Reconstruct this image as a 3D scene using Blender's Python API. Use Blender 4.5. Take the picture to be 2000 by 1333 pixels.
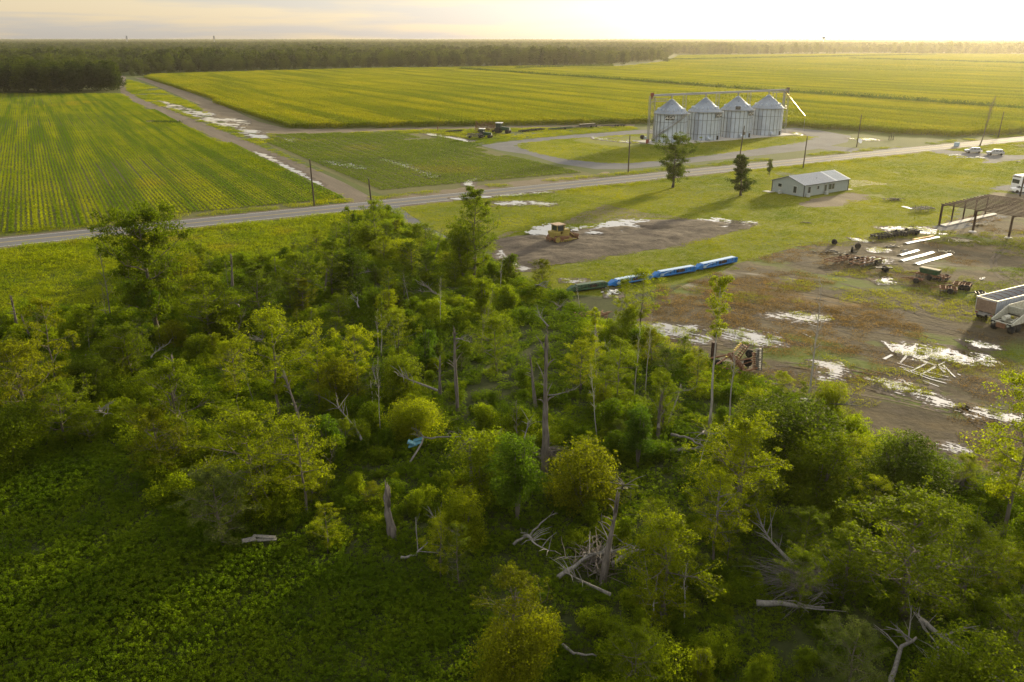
import bpy, bmesh, math, random
import numpy as np
from mathutils import Vector, Matrix, Euler
for _o in list(bpy.data.objects): bpy.data.objects.remove(_o)
SC = bpy.context.scene
COL = SC.collection
R = math.radians
# ---------------------------------------------------------------- camera, sky, sun, exposure
H = 33.0; PITCH = R(20.0); FPX = 1620.0          # metres above ground, tilt down, focal length in photo pixels
cam_d = bpy.data.cameras.new('camera'); cam = bpy.data.objects.new('camera', cam_d); COL.objects.link(cam)
cam.location = (0, 0, H); cam.rotation_euler = (R(90)-PITCH, 0, 0)
cam_d.sensor_width = 36; cam_d.lens = FPX/2000*36; cam_d.clip_start = 0.5; cam_d.clip_end = 40000
SC.camera = cam
SUN_EL, SUN_AZ = R(10.0), R(35.0)                 # azimuth clockwise from +Y
W = bpy.data.worlds.new("World"); SC.world = W; W.use_nodes = True
nt = W.node_tree; bg = nt.nodes['Background']
sky = nt.nodes.new('ShaderNodeTexSky'); sky.sky_type = 'NISHITA'; sky.sun_disc = False
sky.sun_elevation = SUN_EL; sky.sun_rotation = SUN_AZ; sky.altitude = 50; sky.air_density = 1.0; sky.dust_density = 1.5; sky.ozone_density = 1.0
# thin high cloud veil over the Nishita sky: pale, thinner overhead, drawn out in streaks
tc = nt.nodes.new('ShaderNodeTexCoord'); sx = nt.nodes.new('ShaderNodeMapping'); sx.inputs['Scale'].default_value = (2.2, 2.2, 30)
nt.links.new(tc.outputs['Generated'], sx.inputs['Vector'])
cn = nt.nodes.new('ShaderNodeTexNoise'); cn.inputs['Scale'].default_value = 1.6; cn.inputs['Detail'].default_value = 5; nt.links.new(sx.outputs[0], cn.inputs['Vector'])
cr = nt.nodes.new('ShaderNodeValToRGB'); cr.color_ramp.elements[0].position = .44; cr.color_ramp.elements[0].color = (2.22, 1.76, 1.06, 1); cr.color_ramp.elements[1].position = .56; cr.color_ramp.elements[1].color = (1.50, 1.40, 1.26, 1)
nt.links.new(cn.outputs[0], cr.inputs[0])
mxs = nt.nodes.new('ShaderNodeMix'); mxs.data_type = 'RGBA'; mxs.inputs[0].default_value = .62; sep = nt.nodes.new('ShaderNodeSeparateXYZ'); nt.links.new(tc.outputs['Generated'], sep.inputs[0]); vr = nt.nodes.new('ShaderNodeMapRange'); vr.inputs[1].default_value = .05; vr.inputs[2].default_value = .6; vr.inputs[3].default_value = .72; vr.inputs[4].default_value = .35; nt.links.new(sep.outputs[2], vr.inputs[0]); nt.links.new(vr.outputs[0], mxs.inputs[0])
hsv = nt.nodes.new('ShaderNodeHueSaturation'); hsv.inputs['Saturation'].default_value = .45; hsv.inputs['Value'].default_value = .75; nt.links.new(sky.outputs[0], hsv.inputs['Color']); nt.links.new(hsv.outputs[0], mxs.inputs[6]); nt.links.new(cr.outputs[0], mxs.inputs[7])
br = nt.nodes.new('ShaderNodeMapRange'); br.inputs[1].default_value = .06; br.inputs[2].default_value = .45; br.inputs[3].default_value = .90; br.inputs[4].default_value = 1.9; nt.links.new(sep.outputs[2], br.inputs[0])  # whole sky brightened towards the zenith, added to lift fill and puddle reflections
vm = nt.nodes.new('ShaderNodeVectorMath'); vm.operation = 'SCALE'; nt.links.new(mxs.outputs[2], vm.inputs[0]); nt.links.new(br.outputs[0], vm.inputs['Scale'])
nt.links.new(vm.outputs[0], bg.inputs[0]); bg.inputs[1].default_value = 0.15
sl = bpy.data.lights.new('sun', 'SUN'); sl.energy = 3.2; sl.angle = R(3.0); sl.color = (1, .82, .50)
so = bpy.data.objects.new('sun', sl); COL.objects.link(so)
so.rotation_euler = Vector((math.cos(SUN_EL)*math.sin(SUN_AZ), math.cos(SUN_EL)*math.cos(SUN_AZ), math.sin(SUN_EL))).to_track_quat('Z', 'Y').to_euler()
SC.view_settings.view_transform = 'Standard'; SC.view_settings.look = 'None'
SC.view_settings.exposure = 1.38; SC.view_settings.gamma = 1
SC.render.engine = 'CYCLES'
cy = SC.cycles
cy.max_bounces = 6; cy.diffuse_bounces = 2; cy.glossy_bounces = 2; cy.transmission_bounces = 4; cy.volume_bounces = 0
cy.use_adaptive_sampling = False; cy.use_denoising = True; cy.denoising_prefilter = 'NONE'; cy.sample_clamp_indirect = 6
# ---------------------------------------------------------------- photo pixel -> ground point, heights from pixel spans
SP, CP = math.sin(PITCH), math.cos(PITCH)
def G(px, py, h=0.0):
    u, v = (px-1000)/FPX, (py-666.5)/FPX
    z = (H-h)/(v*CP+SP)
    return Vector((u*z, z*(CP-v*SP), h))
def hgt(base, top_py):
    """height of something standing at ground point `base` whose top shows at photo row top_py"""
    v = (top_py-666.5)/FPX
    # (-Y sp - Z cp)/(Y cp - Z sp) = v
    Y = base.y
    Z = (-Y*SP - v*Y*CP)/(CP - v*SP)
    return Z + H
def depth(p): return p.y*CP + (H-p.z)*SP
D = Vector((0.486, -0.874, 0)); A = Vector((0.874, 0.486, 0))     # crop-row direction, road direction
YAW_A = math.atan2(A.y, A.x); YAW_D = math.atan2(D.y, D.x)
# ---------------------------------------------------------------- tagging
def tag(o, label=None, cat=None, group=None, kind=None):
    if label: o['label'] = label
    if cat: o['category'] = cat
    if group: o['group'] = group
    if kind: o['kind'] = kind
    return o
def thing(name, label, cat, loc=(0, 0, 0), rz=0, group=None, tilt=(0, 0)):
    o = bpy.data.objects.new(name, None); COL.objects.link(o); o.empty_display_size = .3
    o.location = loc; o.rotation_euler = (tilt[0], tilt[1], rz)
    return tag(o, label, cat, group)
def dup(root, loc, rz, label=None, group=None, scale=None):
    r = root.copy(); COL.objects.link(r); r.location = loc; r.rotation_euler = (0, 0, rz)
    if scale: r.scale = (scale,)*3 if not hasattr(scale, '__len__') else scale
    if label: r['label'] = label
    if group: r['group'] = group
    for ch in list(root.children):
        c = ch.copy(); COL.objects.link(c); c.parent = r
        for g in ch.children:
            d = g.copy(); COL.objects.link(d); d.parent = c
    return r
def link_mesh(name, me, mat=None, parent=None):
    o = bpy.data.objects.new(name, me); COL.objects.link(o)
    if mat: me.materials.clear(); me.materials.append(mat)
    if parent: o.parent = parent
    return o
def quads_mesh(name, V):
    """V: (n,4,3) array of separate quads"""
    n = len(V); me = bpy.data.meshes.new(name)
    me.vertices.add(n*4); me.vertices.foreach_set('co', V.reshape(-1).astype(np.float32))
    me.loops.add(n*4); me.loops.foreach_set('vertex_index', np.arange(n*4, dtype=np.int32))
    me.polygons.add(n); me.polygons.foreach_set('loop_start', np.arange(0, n*4, 4, dtype=np.int32))
    me.polygons.foreach_set('loop_total', np.full(n, 4, dtype=np.int32)); me.update(); me.validate()
    return me
class MB:
    def __init__(s): s.v = []; s.f = []
    def add(s, vs, fs):
        b = len(s.v); s.v += [tuple(v) for v in vs]; s.f += [tuple(b+i for i in f) for f in fs]; return s
    def box(s, c, d, rz=0, M=None):
        x, y, z = d[0]/2, d[1]/2, d[2]/2
        vs = [Vector((sx*x, sy*y, sz*z)) for sz in (-1, 1) for sy in (-1, 1) for sx in (-1, 1)]
        if M is None: M = Matrix.Rotation(rz, 3, 'Z')
        vs = [M @ v + Vector(c) for v in vs]
        return s.add(vs, [(0, 2, 3, 1), (4, 5, 7, 6), (0, 1, 5, 4), (2, 6, 7, 3), (0, 4, 6, 2), (1, 3, 7, 5)])
    def hexa(s, lo, hi):
        """lo, hi: 4 points each (ccw)"""
        return s.add(list(lo)+list(hi), [(3, 2, 1, 0), (4, 5, 6, 7), (0, 1, 5, 4), (1, 2, 6, 5), (2, 3, 7, 6), (3, 0, 4, 7)])
    def tube(s, pts, rad, n=6, cap=True):
        pts = [Vector(p) for p in pts]
        if not hasattr(rad, '__len__'): rad = [rad]*len(pts)
        b = len(s.v); ref = None
        for i, p in enumerate(pts):
            t = (pts[min(i+1, len(pts)-1)]-pts[max(i-1, 0)])
            t = t.normalized() if t.length > 1e-9 else Vector((0, 0, 1))
            if ref is None: ref = Vector((1, 0, 0)) if abs(t.x) < .9 else Vector((0, 1, 0))
            a = (ref - t*ref.dot(t)).normalized(); c = t.cross(a); ref = a
            for k in range(n):
                an = 2*math.pi*k/n; s.v.append(tuple(p+(a*math.cos(an)+c*math.sin(an))*rad[i]))
        for i in range(len(pts)-1):
            for k in range(n):
                k2 = (k+1) % n; s.f.append((b+i*n+k, b+i*n+k2, b+(i+1)*n+k2, b+(i+1)*n+k))
        if cap:
            s.f.append(tuple(b+k for k in range(n))[::-1]); s.f.append(tuple(b+(len(pts)-1)*n+k for k in range(n)))
        return s
    def cyl(s, p0, p1, r, n=12): return s.tube([p0, p1], r, n)
    def lathe(s, c, prof, n=24, axis='Z'):
        """prof: list of (r, z)"""
        b = len(s.v); c = Vector(c)
        for r, z in prof:
            for k in range(n):
                a = 2*math.pi*k/n
                p = Vector((r*math.cos(a), r*math.sin(a), z))
                if axis == 'Y': p = Vector((p.x, p.z, p.y))
                if axis == 'X': p = Vector((p.z, p.x, p.y))
                s.v.append(tuple(c+p))
        for i in range(len(prof)-1):
            for k in range(n):
                k2 = (k+1) % n; s.f.append((b+i*n+k, b+i*n+k2, b+(i+1)*n+k2, b+(i+1)*n+k))
        if prof[0][0] > 1e-4: s.f.append(tuple(b+k for k in range(n))[::-1])
        if prof[-1][0] > 1e-4: s.f.append(tuple(b+(len(prof)-1)*n+k for k in range(n)))
        return s
    def prism(s, poly, y0, y1):
        """poly in local (x,z), extruded from y0 to y1"""
        n = len(poly); vs = [(x, y0, z) for x, z in poly]+[(x, y1, z) for x, z in poly]
        fs = [tuple(range(n)), tuple(range(2*n-1, n-1, -1))]+[(i+n, (i+1) % n+n, (i+1) % n, i) for i in range(n)]
        return s.add(vs, fs)
    def build(s, name, mat, parent=None, smooth=False, bevel=0):
        me = bpy.data.meshes.new(name); me.from_pydata(s.v, [], s.f); me.update()
        if mat: me.materials.append(mat)
        if bevel or True:
            bm = bmesh.new(); bm.from_mesh(me); bmesh.ops.recalc_face_normals(bm, faces=bm.faces)
            if bevel: bmesh.ops.bevel(bm, geom=list(bm.edges), offset=bevel, segments=1, affect='EDGES', clamp_overlap=True)
            bm.to_mesh(me); bm.free()
        if smooth:
            for p in me.polygons: p.use_smooth = True
        o = bpy.data.objects.new(name, me); COL.objects.link(o)
        if parent: o.parent = parent
        return o
# ---------------------------------------------------------------- value noise
_T = np.random.RandomState(5).rand(257, 257)
def vnoise(x, y):
    x = np.asarray(x, float); y = np.asarray(y, float)
    xi = np.floor(x).astype(int); yi = np.floor(y).astype(int); fx = x-xi; fy = y-yi
    fx = fx*fx*(3-2*fx); fy = fy*fy*(3-2*fy); xi %= 256; yi %= 256
    return (_T[xi, yi]*(1-fx)+_T[xi+1, yi]*fx)*(1-fy)+(_T[xi, yi+1]*(1-fx)+_T[xi+1, yi+1]*fx)*fy
def fbm(x, y, o=4):
    r = 0; a = .5; t = 0
    for i in range(o): r = r+a*vnoise(x*2**i+i*17.3, y*2**i+i*9.1); t += a; a *= .55
    return r/t
def inside(P, poly):
    """P (n,2) bool"""
    x, y = P[:, 0], P[:, 1]; n = len(poly); r = np.zeros(len(P), bool); j = n-1
    for i in range(n):
        xi, yi = poly[i][0], poly[i][1]; xj, yj = poly[j][0], poly[j][1]
        c = ((yi > y) != (yj > y))
        with np.errstate(divide='ignore', invalid='ignore'):
            r ^= c & (x < (xj-xi)*(y-yi)/(yj-yi+1e-12)+xi)
        j = i
    return r
def polydist(P, poly):
    """signed distance: positive inside"""
    d = np.full(len(P), 1e9); n = len(poly)
    for i in range(n):
        a = np.array(poly[i][:2], float); b = np.array(poly[(i+1) % n][:2], float); ab = b-a; L = ab@ab+1e-12
        t = np.clip(((P-a)@ab)/L, 0, 1); q = P-(a+t[:, None]*ab); d = np.minimum(d, np.hypot(q[:, 0], q[:, 1]))
    return np.where(inside(P, poly), d, -d)
def gp(pts): return [tuple(G(*p)[:2]) for p in pts]
def blob_mesh(name, poly, cell, fn, z, mat, hfn=None):
    """mesh of the region of `poly` where fn(P, signed distance) > 0 : irregular natural outline (marching squares)"""
    a = np.array([p[:2] for p in poly]); x0, y0 = a.min(0)-cell*2; x1, y1 = a.max(0)+cell*2
    nx = int((x1-x0)/cell)+1; ny = int((y1-y0)/cell)+1
    X, Y = np.meshgrid(x0+np.arange(nx)*cell, y0+np.arange(ny)*cell, indexing='ij')
    P = np.stack([X.ravel(), Y.ravel()], 1); F = fn(P, polydist(P, poly)).reshape(nx, ny)
    vs = []; fs = []; idx = {}
    def vid(key, p):
        if key not in idx: idx[key] = len(vs); vs.append(p)
        return idx[key]
    s = F > 0
    act = np.argwhere(s[:-1, :-1] | s[1:, :-1] | s[:-1, 1:] | s[1:, 1:])
    for i, j in act:
        c = [(i, j), (i+1, j), (i+1, j+1), (i, j+1)]; out = []
        for k in range(4):
            p, q = c[k], c[(k+1) % 4]; fp, fq = F[p], F[q]
            if fp > 0: out.append(vid(p, (X[p], Y[p])))
            if (fp > 0) != (fq > 0):
                t = fp/(fp-fq); key = (p, q) if p < q else (q, p)
                out.append(vid(key, (X[p]+(X[q]-X[p])*t, Y[p]+(Y[q]-Y[p])*t)))
        if len(out) > 2: fs.append(out)
    V = np.array(vs) if vs else np.zeros((0, 2))
    Z = np.full(len(V), z) if hfn is None else z+hfn(V, polydist(V, poly))
    me = bpy.data.meshes.new(name); me.from_pydata([(v[0], v[1], zz) for v, zz in zip(V, Z)], [], fs); me.update()
    o = link_mesh(name, me, mat)
    for p in me.polygons: p.use_smooth = True
    return o
def sheet(name, poly, z, mat, kind='structure'):
    bm = bmesh.new(); vs = [bm.verts.new((p[0], p[1], z)) for p in poly]; f = bm.faces.new(vs); f.normal_update()
    if f.normal.z < 0: f.normal_flip()
    bmesh.ops.triangulate(bm, faces=[f]); me = bpy.data.meshes.new(name); bm.to_mesh(me); bm.free()
    o = link_mesh(name, me, mat); o['kind'] = kind; return o
# ---------------------------------------------------------------- materials
def newmat(name):
    m = bpy.data.materials.new(name); m.use_nodes = True; t = m.node_tree
    return m, t, t.nodes['Principled BSDF']
def N(t, typ, **kw):
    n = t.nodes.new(typ)
    for k, v in kw.items(): setattr(n, k, v)
    return n
def pos_noise(t, scale, detail=4, rough=.6, stretch=None, rot=0, dist=0):
    """noise in world position, optionally stretched along a direction"""
    g = N(t, 'ShaderNodeNewGeometry'); mp = N(t, 'ShaderNodeMapping')
    mp.vector_type = 'POINT'; mp.inputs['Rotation'].default_value = (0, 0, -rot)
    vr = g.outputs['Position']
    if rot or stretch:
        r = N(t, 'ShaderNodeVectorRotate'); r.rotation_type = 'Z_AXIS'; r.inputs['Angle'].default_value = -rot
        t.links.new(vr, r.inputs['Vector']); vr = r.outputs[0]
        m2 = N(t, 'ShaderNodeVectorMath', operation='MULTIPLY'); m2.inputs[1].default_value = stretch or (1, 1, 1)
        t.links.new(vr, m2.inputs[0]); vr = m2.outputs[0]
    t.nodes.remove(mp)
    n = N(t, 'ShaderNodeTexNoise'); n.inputs['Scale'].default_value = scale; n.inputs['Detail'].default_value = detail
    n.inputs['Roughness'].default_value = rough; n.inputs['Distortion'].default_value = dist
    t.links.new(vr, n.inputs['Vector']); return n.outputs['Fac']
def ramp(t, fac, stops):
    r = N(t, 'ShaderNodeValToRGB'); e = r.color_ramp.elements
    while len(e) < len(stops): e.new(.5)
    for i, (p, c) in enumerate(stops):
        e[i].position = p; e[i].color = (*c, 1) if len(c) == 3 else c
    t.links.new(fac, r.inputs[0]); return r.outputs[0]
def mixc(t, fac, a, b, mode='MIX'):
    n = N(t, 'ShaderNodeMix', data_type='RGBA', blend_type=mode)
    for sock, val in ((n.inputs[0], fac), (n.inputs[6], a), (n.inputs[7], b)):
        if hasattr(val, 'is_output'): t.links.new(val, sock)
        elif isinstance(val, (int, float)): sock.default_value = val
        else: sock.default_value = (*val, 1)
    return n.outputs[2]
def smooth(t, fac, a, b):
    n = N(t, 'ShaderNodeMapRange', interpolation_type='SMOOTHSTEP'); n.inputs[1].default_value = a; n.inputs[2].default_value = b
    t.links.new(fac, n.inputs[0]); return n.outputs[0]
def bump(t, b, h, strength, dist):
    n = N(t, 'ShaderNodeBump'); n.inputs['Strength'].default_value = strength; n.inputs['Distance'].default_value = dist
    t.links.new(h, n.inputs['Height']); t.links.new(n.outputs[0], b.inputs['Normal'])
def solid(name, c, rough=.7, metal=0, var=.25, scale=2.0, spec=.3, dirt=None, em=None):
    m, t, b = newmat(name)
    n = pos_noise(t, scale, 5, .65)
    lo = tuple(x*(1-var) for x in c); hi = tuple(min(1, x*(1+var)) for x in c)
    col = ramp(t, n, [(.3, lo), (.7, hi)])
    if dirt:
        d = smooth(t, pos_noise(t, scale*2.3, 6, .7), .48, .66); col = mixc(t, d, col, dirt)
    t.links.new(col, b.inputs['Base Color']); b.inputs['Roughness'].default_value = rough; b.inputs['Metallic'].default_value = metal
    b.inputs['Specular IOR Level'].default_value = spec
    return m
def leafmat(name, c1, c2, trans, var=.35, nscale=.35, tw=.5, gloss=.25, patch=None, streak=None, hfa=1.0):
    """two-sided leaves that let the low sun through; hue differs from plant to plant and from clump to clump"""
    m, t, b = newmat(name)
    oi = N(t, 'ShaderNodeObjectInfo')
    n = pos_noise(t, nscale, 3, .6)
    s = N(t, 'ShaderNodeMath', operation='ADD'); t.links.new(n, s.inputs[0])
    r = N(t, 'ShaderNodeMath', operation='MULTIPLY_ADD'); t.links.new(oi.outputs['Random'], r.inputs[0]); r.inputs[1].default_value = var; r.inputs[2].default_value = -var/2
    t.links.new(r.outputs[0], s.inputs[1])
    col = ramp(t, s.outputs[0], [(.32, c1), (.68, c2)])
    if patch:
        pf = smooth(t, pos_noise(t, patch[1], 3, .55), patch[2], patch[3]); col = mixc(t, pf, col, patch[0])
    hf = ramp(t, pos_noise(t, 2.6, 3, .65), [(.33, (1-.55*hfa,)*3), (.5, (.95,)*3), (.68, (1+.65*hfa, 1+.6*hfa, 1+.3*hfa))]); col = mixc(t, 1.0, col, hf, 'MULTIPLY')   # paler and darker clumps put into the colour at random, for contrast
    if streak:   # uneven growth drawn out along the crop rows
        sf = pos_noise(t, streak[1], 5, .6, stretch=(streak[2], 1, 1), rot=YAW_D); col = mixc(t, smooth(t, sf, .42, .62), col, streak[0])
    t.links.new(col, b.inputs['Base Color']); b.inputs['Roughness'].default_value = .65; b.inputs['Specular IOR Level'].default_value = gloss*.25
    tr = N(t, 'ShaderNodeBsdfTranslucent'); tc = mixc(t, 1.0, col, trans, 'MULTIPLY')
    t.links.new(tc, tr.inputs['Color'])
    mx = N(t, 'ShaderNodeMixShader'); mx.inputs[0].default_value = tw
    t.links.new(b.outputs[0], mx.inputs[1]); t.links.new(tr.outputs[0], mx.inputs[2])
    t.links.new(mx.outputs[0], t.nodes['Material Output'].inputs['Surface']); return m
M = {}
# foliage
TR = (2.0, 2.25, .45)
M['leaf_mid'] = leafmat('leaf_mid', (.058, .080, .003), (.115, .140, .005), TR)
M['leaf_yellow'] = leafmat('leaf_yellow', (.110, .130, .003), (.180, .195, .006), TR)
M['leaf_dark'] = leafmat('leaf_dark', (.036, .054, .004), (.070, .090, .006), (1.7, 2.0, .6))
M['leaf_grey'] = leafmat('leaf_grey', (.060, .085, .020), (.100, .125, .030), (1.6, 1.6, .8))
M['leaf_olive'] = leafmat('leaf_olive', (.080, .088, .003), (.130, .135, .005), TR)
M['vine'] = leafmat('vine', (.045, .078, .006), (.085, .125, .009), (1.8, 2.2, .5))
M['under'] = leafmat('undergrowth_leaves', (.062, .095, .004), (.150, .180, .006), TR, var=.5, nscale=.12)
M['weeds'] = leafmat('weeds', hfa=.45, c1=(.066, .100, .004), c2=(.108, .140, .005), trans=(1.8, 2.2, .4), var=.35, nscale=.10)
M['meadow'] = leafmat('meadow_grass', hfa=.45, c1=(.100, .130, .004), c2=(.180, .190, .006), trans=TR, var=.3, nscale=.05, patch=((.20, .15, .02), .045, .56, .70))
M['lawn'] = leafmat('lawn_grass', hfa=.35, c1=(.085, .112, .003), c2=(.215, .200, .004), trans=TR, var=.2, nscale=.03)
M['corn'] = leafmat('corn_leaves', (.120, .122, .003), (.195, .170, .004), TR, var=.10, nscale=.015, streak=((.085, .095, .004), .09, .05), hfa=.25)
M['soy'] = leafmat('soybean_leaves', (.115, .145, .004), (.205, .205, .007), TR, var=.15, nscale=.02, streak=((.075, .110, .006), .22, .03), hfa=.2, patch=((.22, .185, .010), .018, .56, .74))
M['soy2'] = leafmat('soybean_leaves_darker', hfa=.3, c1=(.060, .088, .006), c2=(.105, .128, .008), trans=TR, var=.15, nscale=.03, patch=((.13, .12, .03), .03, .55, .72))
M['dry'] = leafmat('dead_grass', (.10, .080, .040), (.19, .145, .070), (1.6, 1.3, .6), var=.4, nscale=.08)
M['far'] = leafmat('far_forest_leaves', (.016, .026, .004), (.046, .060, .006), (1.8, 1.9, .5), var=.5, nscale=.01)
# bark, wood
def bark(name, a, b_, sc=6):
    m, t, b = newmat(name); n = pos_noise(t, sc, 6, .7, stretch=(1, 1, .18))
    t.links.new(ramp(t, n, [(.3, a), (.7, b_)]), b.inputs['Base Color']); b.inputs['Roughness'].default_value = .9; b.inputs['Specular IOR Level'].default_value = .15
    bump(t, b, n, .6, .05); return m
M['bark'] = bark('bark', (.07, .058, .045), (.17, .15, .12))
M['bark_pale'] = bark('bark_pale', (.20, .185, .16), (.42, .39, .34))
M['deadwood'] = bark('dead_wood', (.095, .088, .08), (.26, .245, .22), 9)
M['snagwood'] = bark('snag_bark', (.055, .045, .038), (.21, .185, .16), 5)
# ground sheets
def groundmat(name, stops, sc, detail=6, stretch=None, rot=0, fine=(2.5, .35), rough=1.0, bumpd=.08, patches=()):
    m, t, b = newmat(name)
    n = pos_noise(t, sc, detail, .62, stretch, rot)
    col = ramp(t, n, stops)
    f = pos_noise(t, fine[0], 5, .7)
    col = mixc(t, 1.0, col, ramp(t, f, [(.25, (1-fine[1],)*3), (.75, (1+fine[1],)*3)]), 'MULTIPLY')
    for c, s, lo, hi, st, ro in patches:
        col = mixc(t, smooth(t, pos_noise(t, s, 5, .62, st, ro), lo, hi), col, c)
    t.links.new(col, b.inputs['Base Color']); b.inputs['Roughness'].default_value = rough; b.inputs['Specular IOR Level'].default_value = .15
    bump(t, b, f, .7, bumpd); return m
M['ground'] = groundmat('ground_grass', [(.3, (.05, .07, .012)), (.7, (.085, .10, .02))], .02)
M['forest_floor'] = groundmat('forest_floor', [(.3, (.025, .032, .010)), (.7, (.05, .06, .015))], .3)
M['lawn_soil'] = groundmat('lawn_turf', [(.3, (.075, .10, .005)), (.7, (.17, .17, .008))], .035, patches=[((.15, .12, .045), .06, .62, .75, None, 0)])
M['field_soil'] = groundmat('field_soil', [(.3, (.065, .072, .018)), (.7, (.115, .110, .035))], .05)
M['dirt'] = groundmat('dirt', [(.3, (.105, .084, .056)), (.7, (.185, .150, .100))], .25, stretch=(.25, 1, 1), rot=R(-50))
M['track'] = groundmat('track_dirt', [(.3, (.095, .078, .058)), (.7, (.155, .128, .095))], .25, stretch=(.12, 1, 1), rot=YAW_D)
M['gravel'] = groundmat('gravel', [(.3, (.085, .088, .095)), (.7, (.135, .138, .145))], .12, fine=(4, .3))
M['yard'] = groundmat('yard_dirt', [(.30, (.042, .033, .019)), (.5, (.078, .062, .035)), (.70, (.130, .102, .060))], .22, 7, stretch=(.35, 1, 1), rot=R(-35), fine=(1.6, .45), bumpd=.15,
    patches=[((.17, .115, .050), .06, .56, .72, (.4, 1, 1), R(-30)), ((.065, .052, .036), .5, .52, .64, (.3, 1, 1), R(-30)), ((.085, .11, .018), .075, .53, .62, (.5, 1, 1), R(-30)), ((.27, .24, .19), .11, .60, .72, (.3, 1, 1), R(-30))])
M['mud'] = groundmat('mud', [(.3, (.055, .045, .035)), (.7, (.125, .10, .075))], .35, stretch=(.6, 1, 1), rot=R(32), fine=(2.2, .4), bumpd=.12)
M['pale_mud'] = groundmat('pale_mud', [(.3, (.30, .26, .20)), (.7, (.45, .40, .32))], .5)
M['asphalt'] = groundmat('asphalt', [(.3, (.105, .105, .107)), (.7, (.14, .138, .137))], .15, stretch=(.1, 1, 1), rot=YAW_A, fine=(6, .15), rough=.85, bumpd=.01)
M['paint_white'] = solid('road_paint_white', (.55, .55, .52), .8, var=.2)
M['paint_yellow'] = solid('road_paint_yellow', (.45, .33, .06), .8, var=.2)
M['concrete'] = solid('concrete', (.42, .40, .37), .85, var=.15, scale=.8)
def watermat():
    m, t, b = newmat('standing_water'); b.inputs['Base Color'].default_value = (.16, .14, .11, 1)
    b.inputs['Roughness'].default_value = .04; b.inputs['IOR'].default_value = 1.48; b.inputs['Specular IOR Level'].default_value = 1.0
    bump(t, b, pos_noise(t, 3, 2), .05, .02); return m
M['water'] = watermat()
# ---------------------------------------------------------------- the setting
def sheet_p(name, px, z, mat): return sheet(name, gp(px), z, mat)
bs = 12000
sheet('ground', [(-bs, -300), (bs, -300), (bs, 2*bs), (-bs, 2*bs)], 0, M['ground'])
P_ROAD = [(-400, 521), (0, 481), (500, 432.8), (735, 409), (1100, 369.5), (1220, 357), (1600, 311.5), (2000, 276), (2400, 245), (2400, 238), (2000, 269), (1600, 301.5), (1220, 345), (1100, 359), (735, 397), (500, 420), (0, 468), (-400, 505)]
r0 = G(0, 474.5); r1 = G(1220, 350.5)
RD = (r1-r0).normalized(); RN = Vector((-RD.y, RD.x, 0)); RW = 3.75
def rline(s, off, z=0): p = r0+RD*s+RN*off; return (p.x, p.y)
def rquad(s0, s1, o0, o1): return [rline(s0, o0), rline(s1, o0), rline(s1, o1), rline(s0, o1)]
sheet('road_shoulder', rquad(-250, 700, -5.2, 5.0), .012, M['track'])
sheet('road', rquad(-250, 700, -RW, RW), .03, M['asphalt'])
mk = MB()
for off in (-RW+.35, RW-.35):
    q = rquad(-250, 700, off-.07, off+.07); mk.add([(x, y, .036) for x, y in q], [(0, 1, 2, 3)])
mk.build('road_edge_line', M['paint_white'])['kind'] = 'structure'
mk = MB()
for off in (-.16, .16):
    q = rquad(-250, 700, off-.055, off+.055); mk.add([(x, y, .036) for x, y in q], [(0, 1, 2, 3)])
mk.build('road_centre_line', M['paint_yellow'])['kind'] = 'structure'
# farm track down to the road
P_TRACK = [(236, 148), (233, 165), (236, 182), (262, 199), (340, 234), (415, 268), (488, 298), (560, 333), (620, 361), (672, 387), (690, 402), (745, 396), (722, 384), (672, 357), (600, 325), (515, 289), (440, 258), (355, 224), (275, 193), (249, 178), (244, 165), (246, 150)]
sheet_p('track', P_TRACK, .008, M['track'])
# headland track along the corn edge
P_HEAD = [(262, 152), (300, 166), (350, 188), (402, 210), (447, 232), (470, 245), (520, 262), (600, 263), (700, 258), (830, 254), (950, 252), (1240, 247), (1240, 243), (850, 249), (640, 252.5), (560, 251.5), (505, 238), (440, 209), (370, 181), (283, 153)]
sheet_p('headland_track', P_HEAD, .007, M['dirt'])
P_GRAVEL = [(915, 279), (942, 284), (1000, 276), (1050, 270), (1110, 265), (1250, 254), (1380, 252), (1524, 252), (1550, 250), (1600, 255), (1662, 266), (1655, 278), (1622, 285), (1690, 292), (1655, 299), (1600, 291), (1505, 301.5), (1410, 312), (1286, 325), (1220, 331), (1165, 331), (1090, 320), (1030, 302), (975, 294)]
P_ISLAND = [(1250, 262), (1090, 272.5), (1010, 281), (1012, 288), (1060, 302), (1100, 311), (1160, 317), (1220, 320), (1286, 314.5), (1353, 307.5), (1448, 295.5), (1505, 287), (1575, 276), (1590, 268), (1545, 262), (1400, 260)]
sheet_p('gravel_drive', P_GRAVEL, .010, M['gravel'])
sheet_p('gravel_verge_grass', P_ISLAND, .018, M['lawn_soil'])
P_DRIVE2 = [(1700, 297), (1740, 289), (1811, 287), (1822, 291), (1880, 296), (1925, 301), (2060, 306), (2060, 313), (2000, 311), (1947, 319), (1917, 319), (1925, 311), (1850, 303), (1805, 296), (1752, 296)]
sheet_p('house_drive', P_DRIVE2, .014, M['gravel'])
P_PARK = [(1932, 368), (1955, 363), (1977, 362), (2080, 364), (2080, 390), (2000, 384), (1975, 376), (1950, 372)]
sheet_p('parking_gravel', P_PARK, .014, M['gravel'])
P_LANE = [(747, 403), (775, 400), (800, 420), (850, 452), (900, 476), (890, 486), (840, 470), (790, 440), (762, 424)]
sheet_p('yard_lane', P_LANE, .013, M['gravel'])
P_HDRIVE = [(1512, 340), (1524, 335), (1560, 342), (1600, 350), (1590, 358), (1550, 348)]
sheet_p('house_path', P_HDRIVE, .012, M['gravel'])
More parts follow.
